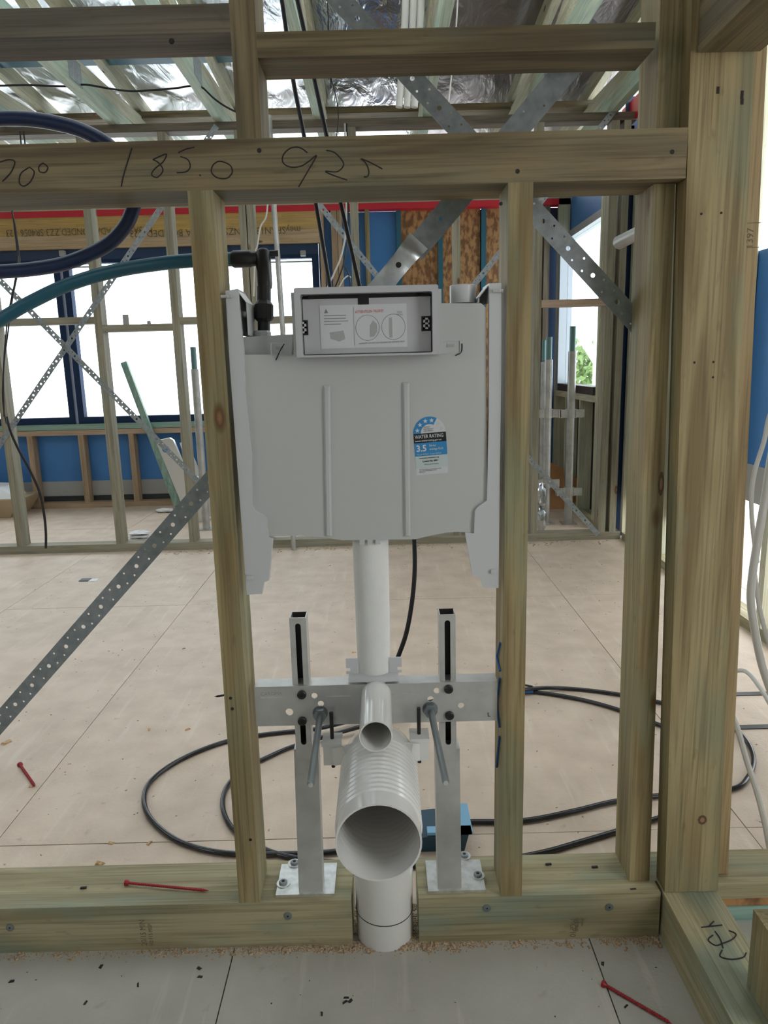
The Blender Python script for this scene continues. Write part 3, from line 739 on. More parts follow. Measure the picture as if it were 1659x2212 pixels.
CB = [[(1515, 2003), (1560, 1998)], [(1530, 2002), (1542, 1990)],
      [(1540, 2020), (1530, 2030), (1545, 2042), (1560, 2038), (1580, 2030), (1590, 2018), (1575, 2010)],
      [(1560, 2052), (1556, 2066), (1580, 2072), (1605, 2068), (1612, 2058)], [(1545, 2012), (1556, 2028), (1562, 2048)]]
g = G()
for ln in CB: g.tube(smoothpath([P(x, y, Z=PZ) for x, y in ln], 5), 0.0011, 6)
make('handwriting', g, M_MARKER, rp, label='marker scribble 1 CB on the return plate')
for x, y, l in ((1551, 195, 0.010), (1603, 205, 0.012), (1603, 220, 0.008)):
    p = P(x, y, Y=YF); make('staple', G().box(p.x - 0.002, p.x + 0.002, YF - 0.001, YF + 0.001, p.z - l / 2, p.z + l / 2), M_DIRT, post)
for x, y in ((1515, 462), (1558, 460), (1500, 783), (1541, 782), (1540, 815)):
    p = P(x, y, Y=YF); make('nail_head', G().cyl((p.x, YF + 0.001, p.z), (p.x, YF - 0.0006, p.z), 0.002, n=8), M_DIRT, post)
s2 = [o for o in rf.children if o.name.startswith('stud')][0]
p = P(1629, 540, Y=YF + 0.048)
text('stamp', '1397', 0.017, (p.x - 0.003, YF + 0.0475, p.z + 0.002), (0, 0, 1), (-1, 0, 0), M_STAMP, s2, th=0.0002)
for yy in (482, 535):
    q = P(1629, yy, Y=YF + 0.048); make('stamp_line', G().box(q.x - 0.012, q.x + 0.013, YF + 0.0472, YF + 0.048, q.z, q.z + 0.001), M_STAMP, s2)

#@@CISTERN
# ================================================================ CONCEALED CISTERN
YC = 1.262
def C(x, y, Y=YC): return P(x, y, Y=Y)
ct = thing('concealed_cistern', (0, 1.3, 0.85), 'grey-white plastic in-wall toilet cistern hung between two studs', 'cistern')
def pxprism(name, pts, Y, depth, m, parent, bevel=0.0, seg=2, smooth=True, **k):
    return make(name, G().prism([P(x, y, Y=Y) for x, y in pts], (0, depth, 0)), m, parent, bevel=bevel, seg=seg, smooth=smooth, **k)
tank = pxprism('tank', [(526, 766), (634, 766), (634, 660), (950, 655), (1040, 655), (1049, 664), (1052, 1079), (1046, 1088), (1030, 1096), (1026, 1104), (1024, 1150), (990, 1149), (965, 1150), (930, 1157), (897, 1165), (740, 1167), (690, 1160), (650, 1157), (577, 1159), (575, 1122), (570, 1112), (551, 1103), (545, 1094), (540, 980)], YC, 0.075, M_PLASTIC, ct, 0.004, 3)
pxprism('tank_shoulder', [(523, 728), (632, 722), (632, 770), (526, 770)], YC + 0.022, 0.05, M_BRACKET, ct, 0.003)
# two long vertical ribs
for xl, yt, xl2 in ((698, 832, 703), (869, 825, 873)):
    pts = [C(xl, yt), C(xl + 15, yt), C(xl2 + 14, 1158), C(xl2, 1158)]
    inn = [C(xl + 4, yt + 7, YC), C(xl + 11, yt + 7, YC), C(xl2 + 10, 1156, YC), C(xl2 + 4, 1156, YC)]
    make('rib', G().hexa(pts, [v + Vector((0, -0.0045, 0)) for v in inn]), M_PLASTIC, ct, bevel=0.001, smooth=True)
# moulded clip pockets
for x0, y0, flip in ((584, 740, 0), (953, 735, 1)):
    fr = [P(x0, y0, Y=YC - 0.001), P(x0 + 42, y0 - 1, Y=YC - 0.001)]
    o = filled('clip_pocket', rrect(fr[0].x, fr[1].x, fr[0].z - 0.022, fr[0].z, 0.002), [rrect(fr[0].x + 0.0014, fr[1].x - 0.0014, fr[0].z - 0.0215, fr[0].z - 0.0014, 0.001)], 0.002, XZ(YC - 0.0005), M_BRACKET, ct)
    q = P(x0 + 20, y0 + 11, Y=YC); make('slot', G().box(q.x - 0.006, q.x + 0.006, YC - 0.0008, YC + 0.001, q.z - 0.003, q.z + 0.002), M_GREYB, o)
strokes('marker_stroke', [[(614, 743), (605, 758), (596, 778)]], YC - 0.001, 0.0009, M_MARKER, tank)
strokes('marker_stroke', [[(998, 742), (998, 755), (994, 763), (984, 768)]], YC - 0.001, 0.0009, M_MARKER, tank)
# side brackets (the mounting ears)
YS = 1.257
lb = pxprism('side_bracket', [(487, 628), (513, 624), (520, 700), (526, 760), (530, 850), (543, 980), (545, 1094), (551, 1103), (570, 1112), (577, 1122), (580, 1160), (589, 1164), (581, 1254), (570, 1258), (566, 1283), (533, 1285), (512, 1000), (497, 800)], YS, 0.012, M_BRACKET, ct, 0.002)
rb_ = pxprism('side_bracket', [(1057, 612), (1083, 611), (1083, 800), (1080, 1000), (1077, 1270), (1044, 1270), (1038, 1248), (1021, 1243), (1005, 1150), (1024, 1152), (1026, 1104), (1031, 1096), (1052, 1081), (1056, 900)], YS, 0.012, M_BRACKET, ct, 0.002)
def ear(x0, x1, yt, yb, par):   # slanted-top web behind the bracket face, with an oval hole seen from the front
    a, b = P(x0, yt, Y=YS + 0.012), P(x1, yt, Y=YS + 0.012); zb = P(x0, yb, Y=YS).z
    g = G()
    g.prism([(a.x, YS + 0.012, a.z), (a.x, YS + 0.012, zb), (a.x, YS + 0.085, zb), (a.x, YS + 0.085, a.z)], (0.002 if b.x > a.x else -0.002, 0, 0))
    zc = a.z - 0.022
    g.prism([(a.x, YS + 0.012, a.z), (b.x, YS + 0.012, zc), (b.x, YS + 0.012, zb), (b.x, YS + 0.075, zb), (b.x, YS + 0.075, zc), (a.x, YS + 0.075, a.z)], (0, 0.0, 0)) if False else None
    g.hexa([(a.x, YS + 0.012, a.z - 0.002), (b.x, YS + 0.012, zc - 0.002), (b.x, YS + 0.08, zc - 0.002), (a.x, YS + 0.08, a.z - 0.002)],
           [(a.x, YS + 0.012, a.z), (b.x, YS + 0.012, zc), (b.x, YS + 0.08, zc), (a.x, YS + 0.08, a.z)])
    g.box(b.x - 0.001, b.x + 0.001, YS + 0.012, YS + 0.08, zb, zc)
    make('bracket_ear', g, M_BRACKET, par)
    w_ = sorted((a.x, b.x)); zm = a.z - 0.035
    filled('bracket_web', [(w_[0], zb), (w_[1], zb), (w_[1], zc if b.x > a.x else a.z), (w_[0], a.z if b.x > a.x else zc)],
           [circ((w_[0] + w_[1]) / 2, zm, 0.0055, 16, 0.0045)] if x0 < 800 else [], 0.002, XZ(YS + 0.08), M_BRACKET, par)
ear(511, 531, 624, 724, lb); ear(1058, 1034, 612, 652, rb_)
for x, y, par in ((487, 641, lb), (1073, 629, rb_)):
    p = P(x, y, Y=YS); s_ = make('bracket_screw', G().tube([(p.x - 0.007, YS - 0.003, p.z), (p.x, YS - 0.003, p.z), (p.x + 0.004, YS - 0.003, p.z), (p.x + 0.006, YS - 0.003, p.z), (p.x + 0.010, YS - 0.003, p.z)], [0.003, 0.0024, 0.003, 0.0022, 0.003], 8), M_STEEL, par)
for x, y, par in ((540, 1247, lb), (1068, 1234, rb_)):
    p = P(x, y, Y=YS); make('moulded_lug', G().box(p.x - 0.006, p.x + 0.006, YS - 0.004, YS + 0.001, p.z - 0.003, p.z + 0.004), M_BRACKET, par, bevel=0.001)
# round plug on the right shoulder, base pad of the inlet on the left
p = P(1000, 650, Y=YC + 0.04)
make('filler_plug', G().tube([(p.x, p.y, p.z - 0.004), (p.x, p.y, p.z + 0.0245), (p.x, p.y, p.z + 0.026)], [0.0225, 0.0225, 0.021], 32), M_BRACKET, ct, smooth=True)
p = P(566, 722, Y=1.325)
make('inlet_boss', G().tube([(p.x, p.y, p.z - 0.016), (p.x, p.y, p.z + 0.003), (p.x, p.y, p.z + 0.006)], [0.016, 0.016, 0.013], 8), M_BRACKET, ct)
# access opening: protruding frame, recessed cover
YA = 1.226
o0, o1 = P(634, 622, Y=YA), P(948, 765, Y=YA); a0, a1 = P(648, 636, Y=YA), P(935, 761, Y=YA)
af = filled('access_frame', rrect(o0.x, o1.x, o1.z, o0.z, 0.003), [rrect(a0.x, a1.x, a1.z, a0.z, 0.003)], 0.05, XZ(YA + 0.025), M_PANEL, ct)
for xx in (o0.x - 0.006, o1.x - 0.001):
    make('frame_cheek', G().box(xx, xx + 0.007, YA + 0.012, YC + 0.02, o1.z + 0.0, o0.z - 0.006), M_PLASTIC, af, bevel=0.003, seg=2, smooth=True)
make('frame_back', G().box(o0.x + 0.01, o1.x - 0.01, YC + 0.006, YC + 0.012, o1.z + 0.005, o0.z - 0.005), M_GREYB, af)
YV = 1.247
v0, v1 = P(653, 647, Y=YV), P(931, 759, Y=YV)
cov = make('access_cover', G().box(v0.x, v1.x, YV, YV + 0.006, v1.z, v0.z), M_PANEL, ct, bevel=0.003, seg=3, smooth=True, label='glossy grey recessed access cover')
make('finger_slot', G().box(P(665, 636, Y=YV).x, P(903, 636, Y=YV).x, YV + 0.001, YV + 0.005, v0.z + 0.0005, v0.z + 0.0095), M_DARK, cov)
q = P(785, 650, Y=YV); make('finger_notch', G().box(q.x - 0.009, q.x + 0.009, YV - 0.0006, YV + 0.003, q.z - 0.006, q.z + 0.010), M_LBLACK, cov, bevel=0.0005)
for s_ in (-1, 1): make('cover_vent', G().box(q.x + s_ * 0.005 - 0.004, q.x + s_ * 0.005 + 0.003, YV - 0.0005, YV + 0.001, q.z - 0.0115, q.z - 0.0085), M_GREYB, cov)
for x, y, sg in ((654, 708, 1), (922, 699, -1)):
    q = P(x, y, Y=YV); cl = make('cover_clip', G().box(q.x - 0.009, q.x + 0.009, YV - 0.001, YV + 0.004, q.z - 0.012, q.z + 0.012), M_LBLACK, cov, bevel=0.001)
    g = G()
    for x0_, x1_, z0_, z1_ in ((-.006, -.003, -.009, .009), (.002, .004, -.009, .009), (-.006, .004, .006, .009), (-.006, .004, -.0015, .0015), (-.006, .004, -.009, -.006)):
        g.box(q.x + sg * -1 * x0_, q.x + sg * -1 * x1_, YV - 0.005, YV - 0.001, q.z + z0_, q.z + z1_)
    make('clip_latch', g, M_BRACKET, cl)
# instruction sticker
i0, i1 = P(690, 660, Y=YV), P(880, 749, Y=YV)
il = make('instruction_label', G().box(i0.x, i1.x, YV - 0.0006, YV, i1.z, i0.z), M_LABEL, ct, label='white instruction sticker with diagrams')
yl = YV - 0.0009
def q_(x, y): return P(x, y, Y=yl)
text('lettering', 'ATTENTION TILERS!!', 0.0062, q_(767, 677), (1, 0, 0.025), (0, 0, 1), M_INKRED, il, sx=0.82, th=0.0001)
text('lettering', 'TILES\nWALL', 0.004, q_(857, 676), (1, 0, 0.02), (0, 0, 1), M_INK, il, th=0.0001)
text('lettering', 'WARNING: DO NOT CUT OUTSIDE THE OPENING / BOX', 0.0036, q_(775, 744), (1, 0, 0.025), (0, 0, 1), M_INK, il, sx=0.82, th=0.0001)
g = G()
pa, pb = q_(763, 663), q_(765, 747); g.box(pa.x, pa.x + 0.0005, yl, yl + 0.0003, pb.z, pa.z)
for cx_, cy_ in ((794, 708), (850, 706)):
    c_ = q_(cx_, cy_); g.tube([(c_.x + 0.0195 * math.cos(k / 32 * 2 * math.pi), yl, c_.z + 0.0205 * math.sin(k / 32 * 2 * math.pi)) for k in range(33)], 0.0003, 4)
for k in range(4):
    c_ = q_(700, 683 + k * 6.2); g.box(c_.x, c_.x + 0.036 - 0.008 * (k == 3) + 0.004 * (k == 2), yl, yl + 0.0003, c_.z, c_.z + 0.0012)
g.prism([q_(700, 677), q_(709, 676), q_(704, 667)], (0, 0.0003, 0))
make('diagram_lines', g, M_INK, il)
for sh in (((712, 718), (742, 714), (746, 732), (733, 738), (714, 732)), ((799, 703), (806, 692), (814, 700), (815, 716), (808, 727), (799, 728)), ((840, 686), (847, 686), (848, 729), (841, 729))):
    make('diagram_shading', G().prism([q_(x, y) for x, y in sh], (0, 0.0003, 0)), M_GREYB, il)
# water rating label: local frame tilted with the print
w0 = P(897, 1030, Y=YC); wu = (P(893, 938, Y=YC) - w0); wr_ = (P(963, 932, Y=YC) - P(893, 938, Y=YC))
WW = wr_.length; wx = wr_.normalized(); wz = Vector((0, -1, 0)).cross(wx) * -1
if wz.z < 0: wz = -wz
def LW(u, v, k=1): return P(893, 938, Y=YC) + wx * (u * WW) + wz * (v * WW) + Vector((0, -0.0003 * k, 0))
rl = make('rating_label', G().prism([LW(0.0, 0, 1), LW(0, -1.28, 1), LW(0.98, -1.28, 1), LW(1.0, 0, 1)] + [LW(0.5 + 0.5 * math.cos(t / 12 * math.pi), 0.5 * math.sin(t / 12 * math.pi), 1) for t in range(1, 12)], (0, 0.0003, 0)), M_LABEL, ct, label='blue and black four-star water rating sticker')
arc = [(0.5 - 0.5 * math.cos(a_), 0.5 * math.sin(a_)) for a_ in [math.radians(k * 8) for k in range(0, 16)]]
arci = [(0.5 - 0.27 * math.cos(a_), 0.27 * math.sin(a_)) for a_ in [math.radians(k * 8) for k in range(0, 16)]][::-1]
make('blue_panel', G().prism([LW(u, v, 2) for u, v in arc + arci], (0, 0.0003, 0)), M_LBLUE, rl)
make('blue_panel', G().prism([LW(u, v, 2) for u, v in ((0, -.29), (0, -.70), (1, -.70), (1, -.29))], (0, 0.0003, 0)), M_LBLUE, rl)
make('black_band', G().prism([LW(u, v, 2) for u, v in ((0, 0), (0, -.29), (1, -.29), (1, 0))], (0, 0.0003, 0)), M_LBLACK, rl)
make('pale_panel', G().prism([LW(u, v, 2) for u, v in ((0, -.70), (0.02, -1.08), (1, -1.08), (1, -.70))], (0, 0.0003, 0)), M_LABELG, rl)
for k, a_ in enumerate((15, 44, 74, 103, 135, 163)):
    cu_, cv_ = 0.5 - 0.385 * math.cos(math.radians(a_)), 0.385 * math.sin(math.radians(a_)); pts = []
    for j in range(10):
        rr = 0.078 if j % 2 == 0 else 0.033; t = math.radians(90 + 36 * j); pts.append(LW(cu_ + rr * math.cos(t), cv_ + rr * math.sin(t), 3))
    make('star', G().prism(pts, (0, 0.0003, 0)), M_LABEL if k < 4 else M_LABELG, rl)
def LT(s_, u, v, size, m, sx=1.0, bold=0.015): return text('lettering', s_, size * WW, LW(u, v, 3), wx, wz, m, rl, sx=sx, th=0.0001, bold=bold)
LT('WATER RATING', 0.035, -0.15, 0.155, M_LABEL, 0.78); LT('www.waterrating.gov.au', 0.035, -0.25, 0.085, M_LABEL, 0.98)
LT('3.5', 0.05, -0.55, 0.28, M_LABEL, 0.95, 0.03); LT('litres', 0.46, -0.42, 0.10, M_LABELG); LT('average flush', 0.46, -0.53, 0.105, M_LABELG, 0.78)
LT('4.5 L per full flush   3 L per half flush', 0.05, -0.66, 0.06, M_LABELG, 0.86)
LT('The more\nstars the more\nwater efficient', 0.32, 0.17, 0.06, M_INK, 0.85)
LT('AN ENVIRONMENTAL WATER EFFICIENCY LABEL', 0.12, -0.78, 0.045, M_LBLACK, 0.62); LT('Licence No. 0051', 0.22, -0.89, 0.085, M_LBLACK, 0.8)
LT('Caroma Industries Limited', 0.26, -0.98, 0.055, M_INK, 0.75)
LT('Note: this product must be connected to a cistern\nthat complies with the standard and the\nflush volumes', 0.10, -1.13, 0.042, M_INK, 0.8)
# flush pipe and outlet bend
xc = P(804, 1300, Y=1.30).x
ps = 1.30
zt_, zb_ = P(804, 1160, Y=1.27).z, P(808, 1465, Y=1.27).z
make('flush_pipe', G().tube([(xc, ps, zt_ + 0.01), (xc, ps, zt_ - 0.004), (xc, ps, zb_ + 0.05), (xc + 0.001, ps, zb_ - 0.03)], [0.0325, 0.0330, 0.0315, 0.0300], 36), M_FOAM, ct, smooth=True, label='white sleeved flush pipe')
g = G()
for k in range(-1, 2): g.box(xc + k * 0.014 - 0.0045, xc + k * 0.014 + 0.0045, ps - 0.037, ps - 0.030, zt_ - 0.012, zt_ + 0.006)
make('pipe_collar', g, M_BRACKET, ct, bevel=0.001)
zo = 0.523; xo = P(812, 1590, Y=1.109).x
bend = []
for k in range(9):
    t = math.radians(90 * k / 8); R_ = 0.035
    bend.append((xc + (xo - xc) * k / 8, ps - R_ * (1 - math.cos(t)), zo + R_ * (1 - math.sin(t))))
bend = [(xc, ps, zo + 0.10)] + bend + [(xo, 1.18, zo), (xo, 1.109, zo)]
make('outlet_bend', G().pipe(bend, 0.0278, 0.0255, 36), M_PVC, ct, smooth=True, label='white outlet bend open towards the viewer')
# spacer clamp around the pipe foot
zc_ = P(808, 1470, Y=1.262).z
cl = make('pipe_spacer', G().box(P(753, 1470, Y=1.262).x, P(861, 1470, Y=1.262).x, 1.262, 1.285, zc_ - 0.003, zc_ + 0.006), M_BRACKET, ct, bevel=0.001)
for s_ in (-1, 1):
    a = xc + s_ * 0.041
    filled('spacer_fin', [(a - 0.011, zc_ + 0.006), (a + 0.011, zc_ + 0.006), (a + 0.011, zc_ + 0.011)] + ([(a + 0.003, zc_ + 0.011), (a + 0.003, zc_ + 0.017), (a + 0.011, zc_ + 0.017)] if s_ > 0 else [(a + 0.011, zc_ + 0.036)]) + ([(a + 0.011, zc_ + 0.036), (a - 0.011, zc_ + 0.036)] if s_ > 0 else [(a - 0.011, zc_ + 0.036), (a - 0.011, zc_ + 0.017), (a - 0.003, zc_ + 0.017), (a - 0.003, zc_ + 0.011), (a - 0.011, zc_ + 0.011)]), [], 0.003, XZ(1.283), M_BRACKET, cl)

# ================================================================ STEEL MOUNTING FRAME
mf = thing('toilet_mounting_frame', (0, 1.28, PZ), 'steel toilet support frame with crossbar, slotted uprights, threaded rods and foot plates', 'bracket')
YX = 1.262
cb0, cb1 = P(552, 1530, Y=YX).x, P(1074, 1515, Y=YX).x
z1_, z0_ = P(808, 1478, Y=YX).z, P(808, 1563, Y=YX).z
holes = [(625, 1538, 8), (679, 1503, 6.5), (693, 1520, 6.5), (943, 1492, 6.5), (930, 1510, 6.5), (996, 1524, 6.5)]
hl = []
for x, y, r in holes:
    p = P(x, y, Y=YX); hl.append(circ(p.x, p.z, r * 0.00088, 18))
cr = filled('crossbar', rrect(cb0, cb1, z0_, z1_, 0.003), hl, 0.0025, XZ(YX + 0.00125), M_STEEL, mf, label='raw steel crossbar with round holes')
make('crossbar_flange', G().box(cb0, cb1, YX + 0.0025, YX + 0.036, z1_ - 0.0025, z1_), M_STEEL, mf, bevel=0.0005)
make('crossbar_flange', G().box(cb0, cb1, YX + 0.0025, YX + 0.036, z0_, z0_ + 0.0025), M_STEEL, mf, bevel=0.0005)
for x0_, x1_, y_ in ((563, 620, 1508), (704, 757, 1505), (1035, 1060, 1492), (850, 905, 1499)):
    a, b = P(x0_, y_, Y=YX), P(x1_, y_ - 1, Y=YX); make('scribed_line', G().box(a.x, b.x, YX - 0.0004, YX + 0.0005, a.z, a.z + 0.0012), M_PLATE, cr)
text('stamp', 'CAROMA', 0.0095, P(563, 1503, Y=YX - 0.0003), (1, 0, 0.02), (0, 0, 1), M_GREYB, cr, th=0.0003)
text('stamp', 'L', 0.012, P(1053, 1548, Y=YX - 0.0003), (1, 0, 0.02), (0, 0, 1), M_MARKER, cr, th=0.0003)
for xa, xb, yt, xa2, xb2 in ((628, 663, 1335, 636, 672), (949, 983, 1328, 951, 987)):
    YT = YX + 0.006
    a, b = P(xa, yt, Y=YT), P(xb, yt, Y=YT); c, d_ = P(xa2, 1620, Y=YT), P(xb2, 1620, Y=YT); x0_, x1_ = (a.x + c.x) / 2 + 0.0, (b.x + d_.x) / 2; zt2, zb2 = a.z, c.z - 0.02
    up = thing('upright', ((x0_ + x1_) / 2, YT, zb2), parent=mf); xm = (x0_ + x1_) / 2
    zc1, zc0 = z1_ - 0.002, z0_ + 0.002
    filled('slotted_face', rrect(x0_, x1_, zb2, zt2, 0.003), [rrect(xm - 0.0052, xm + 0.0052, zb2 + 0.03, zt2 - 0.011, 0.005)], 0.0022, XZ(YT + 0.001), M_STEEL, up)
    make('tube_wall', G().box(x0_, x0_ + 0.002, YT + 0.002, YT + 0.034, zb2, zt2), M_STEEL, up)
    make('tube_wall', G().box(x1_ - 0.002, x1_, YT + 0.002, YT + 0.034, zb2, zt2), M_STEEL, up)
    make('tube_back', G().box(x0_, x1_, YT + 0.032, YT + 0.034, zb2, zt2), M_BLACKM, up)
for x, y in ((652, 1500), (653, 1557), (969, 1488), (971, 1545)):
    p = P(x, y, Y=YX); r_ = 0.0083
    bt = make('black_bolt', G().tube([(p.x, YX + 0.004, p.z), (p.x, YX - 0.004, p.z), (p.x, YX - 0.0055, p.z)], [r_, r_, r_ * 0.8], 24), M_BLACKM, mf, smooth=True)
    make('hex_socket', G().tube([(p.x, YX - 0.005, p.z), (p.x, YX - 0.0058, p.z)], [0.0036] * 2, 6), M_DARK, bt)
for bx, by, tx, ty in ((692, 1542, 671, 1694), (929, 1533, 963, 1690)):
    a = P(bx, by, Y=YX); zr = a.z + 0.002
    b = P(tx, ty, Z=zr - 0.012); n_ = 70; pts, rr = [], []
    a = Vector((a.x, YX + 0.02, zr)); b = Vector(b)
    for i in range(n_ + 1):
        pts.append(a.lerp(b, i / n_)); rr.append(0.0062 if i % 2 else 0.0055)
    pts += [b + (b - a).normalized() * 0.002]; rr += [0.0042]
    rod = make('threaded_rod', G().tube(pts, rr, 14), M_ZINCROD, mf, smooth=True)
    make('rod_tip', G().cyl(pts[-1], pts[-1] + (b - a).normalized() * 0.0006, 0.0040, n=14), M_PLATE, rod)
    dr = (b - a).normalized(); c0 = Vector((a.x, YX, zr)) + dr * 0.0
    make('nut', G().cyl(c0 + dr * 0.002, c0 + dr * 0.013, 0.0130, n=6), M_ZINCROD, mf, bevel=0.001)
    make('washer', G().cyl(c0 - dr * 0.001, c0 + dr * 0.0015, 0.0145, n=24), M_ZINCROD, mf)
YL = 1.268
for la, lb_, xb0, xb1, plx0, plx1 in ((635, 687, 645, 697, 597, 723), (940, 993, 946, 997, 925, 1050)):
    t0, t1 = P(la, 1622, Y=YL), P(lb_, 1617, Y=YL); u0, u1 = P(xb0, 1918, Y=YL), P(xb1, 1918, Y=YL)
    z_t = P(660 if la < 800 else 966, 1618, Y=YL).z; dp = 0.038
    make('leg', G().hexa([(u0.x, YL, PZ), (u1.x, YL, PZ), (u1.x, YL + dp, PZ), (u0.x, YL + dp, PZ)], [(t0.x, YL, z_t), (t1.x, YL, z_t), (t1.x, YL + dp, z_t), (t0.x, YL + dp, z_t)]), M_STEEL, mf, bevel=0.002)
    fa, fb = P(plx0, 1932, Z=PZ), P(plx1, 1930, Z=PZ)
    ft = make('foot_plate', G().box(fa.x, fb.x, YL - 0.006, YL + 0.085, PZ, PZ + 0.006), M_PLATE, mf, bevel=0.0008)
    spots = ((612, 1907), (636, 1864)) if la < 800 else ((1032, 1890), (1003, 1848))
    for x, y in spots:
        p = P(x, y, Z=PZ + 0.008); z_ = PZ + 0.006
        make('washer', G().tube([(p.x, p.y, z_), (p.x, p.y, z_ + 0.002)], 0.0135, 24), M_PLATE, mf)
        cs_ = make('coach_screw', G().tube([(p.x, p.y, z_ + 0.002), (p.x, p.y, z_ + 0.0045), (p.x, p.y, z_ + 0.0062)], [0.0085, 0.0085, 0.007], 20), M_GALV, mf, smooth=True)
        make('hex_socket', G().tube([(p.x, p.y, z_ + 0.005), (p.x, p.y, z_ + 0.0065)], [0.0036] * 2, 6), M_DARK, cs_)

# ================================================================ WASTE: pan connector, hanger blocks, soil pipe
zr_ = 0.415; xw_ = P(818, 1808, Y=1.0).x
pc = thing('waste_connector', (xw_, 1.2, 0.2), 'wide white ribbed pan connector pipe open towards the viewer', 'pipe')
ycen = 1.283; R0, RI = 0.066, 0.0625
pts, ro = [(xw_, 0.985, zr_), (xw_, 0.995, zr_)], [R0, R0]
y = 1.02
while y < 1.185:
    pts += [(xw_, y, zr_), (xw_, y + 0.003, zr_), (xw_, y + 0.0065, zr_), (xw_, y + 0.0095, zr_)]; ro += [R0, R0 + 0.0026, R0 + 0.0026, R0]; y += 0.013
xs_ = P(829, 1960, Y=1.2).x
for k in range(0, 11):
    t = math.radians(90 * k / 10); pts.append((xw_ + (xs_ - xw_) * k / 10, 1.19 + (ycen - 1.19) * math.sin(t), zr_ - 0.075 * (1 - math.cos(t)))); ro.append(R0)
pts += [(xs_, ycen, 0.30), (xs_, ycen, 0.19)]; ro += [0.061, 0.058]
make('connector_pipe', G().pipe(pts, ro, [min(0.0632, q - 0.003) for q in ro], 44), M_PVC, pc, smooth=True)
# hanger blocks with studs carrying the connector
for sx_, px0, yy0 in ((-1, 719, 1610), (1, 905, 1600)):
    p = P(px0, yy0, Y=1.25); x_ = p.x; z_ = p.z
    hb = make('hanger_block', G().box(x_ - 0.016, x_ + 0.017, 1.225, 1.262, z_ - 0.026, z_ + 0.017), M_PVC, pc, bevel=0.005, seg=3, smooth=True)
    make('hanger_lip', G().box(x_ - 0.018, x_ + 0.018, 1.223, 1.264, z_ + 0.012, z_ + 0.018), M_PVC, hb, bevel=0.002)
    make('hanger_arm', G().bar((x_ + sx_ * -0.012, 1.235, z_ - 0.012), (xw_ + sx_ * 0.045, 1.19, zr_ + 0.035), 0.03, 0.03), M_PVC, pc, bevel=0.004, seg=2, smooth=True)
    make('hanger_web', G().prism([(x_ + sx_ * 0.008, 1.243, z_ - 0.020), (x_ - sx_ * 0.02, 1.243, z_ - 0.01), (xw_ + sx_ * 0.055, 1.243, zr_ - 0.01), (xw_ + sx_ * 0.064, 1.243, zr_ + 0.0)], (0, 0.006, 0)), M_PVC, pc)
    make('hanger_stud', G().cyl((x_, 1.243, z_ - 0.04), (x_, 1.243, z_ + 0.07), 0.0036, n=10), M_BLACKM, pc)
sp = thing('soil_pipe', (xs_, ycen, 0), 'white soil pipe rising from the floor between the notched bottom plates', 'pipe')
make('pipe_body', G().pipe([(xs_, 1.285, -0.018), (xs_, 1.285, 0.105), (xs_, 1.285, 0.192)], [0.0560, 0.0575, 0.0605], 0.0555, 44), M_PVC, sp, smooth=True)
make('pipe_socket', G().pipe([(xs_, 1.285, 0.165), (xs_, 1.285, 0.198)], [0.0625, 0.0625], 0.0585, 44), M_PVC, sp, smooth=True)
g = G(); n = 60
g.tube([(xs_ + 0.0566 * math.cos(2 * math.pi * k / n), 1.285 + 0.0566 * math.sin(2 * math.pi * k / n), 0.058 - 0.0015 * math.cos(2 * math.pi * k / n)) for k in range(n + 1)], 0.0011, 6)
g.tube([(xs_ + 0.022, 1.2335, 0.058), (xs_ + 0.0215, 1.234, 0.0)], 0.0008, 5)
make('chalk_mark', g, M_MARKER, sp, label='dark blue marker ring')

#@@SERVICES
# ================================================================ WATER PIPES, CABLES
def cable(name, pts, r, m, label, cat, n=8, k=8, group=None, parent=None):
    return make(name, G().tube(smoothpath(pts, k), r, n), m, parent, smooth=True, label=label, category=cat, group=group)
def drop(pts):   # carry a wire up to the partition top plate
    return [Vector((pts[0].x, YP - 0.012, 2.46)), Vector((pts[0].x, YP - 0.04, 2.3))] + pts
def pp(lst, Y): return [P(x, y, Y=Y) if len(q := (x, y)) else 0 for x, y in lst]
def pxyz(lst): return [P(x, y, Y=Y) for x, y, Y in lst]
cable('supply_pipe', pxyz([(-620, 330, 1.42), (-300, 285, 1.42), (-70, 262, 1.42), (0, 256, 1.42), (60, 257, 1.42), (120, 266, 1.42), (180, 283, 1.42), (240, 318, 1.42), (278, 370, 1.42), (291, 420, 1.42), (286, 455, 1.42), (266, 495, 1.42), (225, 533, 1.42), (150, 566, 1.42), (80, 580, 1.42), (0, 587, 1.42), (-70, 588, 1.42), (-300, 600, 1.42), (-620, 640, 1.42)]), 0.0128, M_BLUEPIPE, 'dark blue pipe looping behind the main beam at left', 'pipe', 14)
wp = thing('water_pipe', P(568, 700, Y=1.345), 'teal water pipe with black elbow fitting feeding the cistern', 'pipe')
make('pipe_run', G().tube(smoothpath(pxyz([(-640, 1120, 1.40), (-350, 900, 1.40), (-80, 735, 1.40), (0, 691, 1.40), (60, 656, 1.40), (150, 614, 1.40), (250, 585, 1.39), (350, 569, 1.375), (430, 562, 1.37), (508, 560, 1.37)]), 8), 0.0122, 14), M_TEALPIPE, wp, smooth=True)
YQ = 1.37
a, b, c, d_ = P(500, 560, Y=YQ), P(545, 559, Y=YQ), P(570, 558, Y=YQ), P(601, 547, Y=YQ)
make('coupling', G().tube([a, a.lerp(b, .1), a.lerp(b, .9), b, c], [0.0125, 0.015, 0.015, 0.013, 0.012], 18), M_BLACKM, wp, smooth=True)
t_ = P(568, 540, Y=YQ); u_ = P(572, 622, Y=1.35)
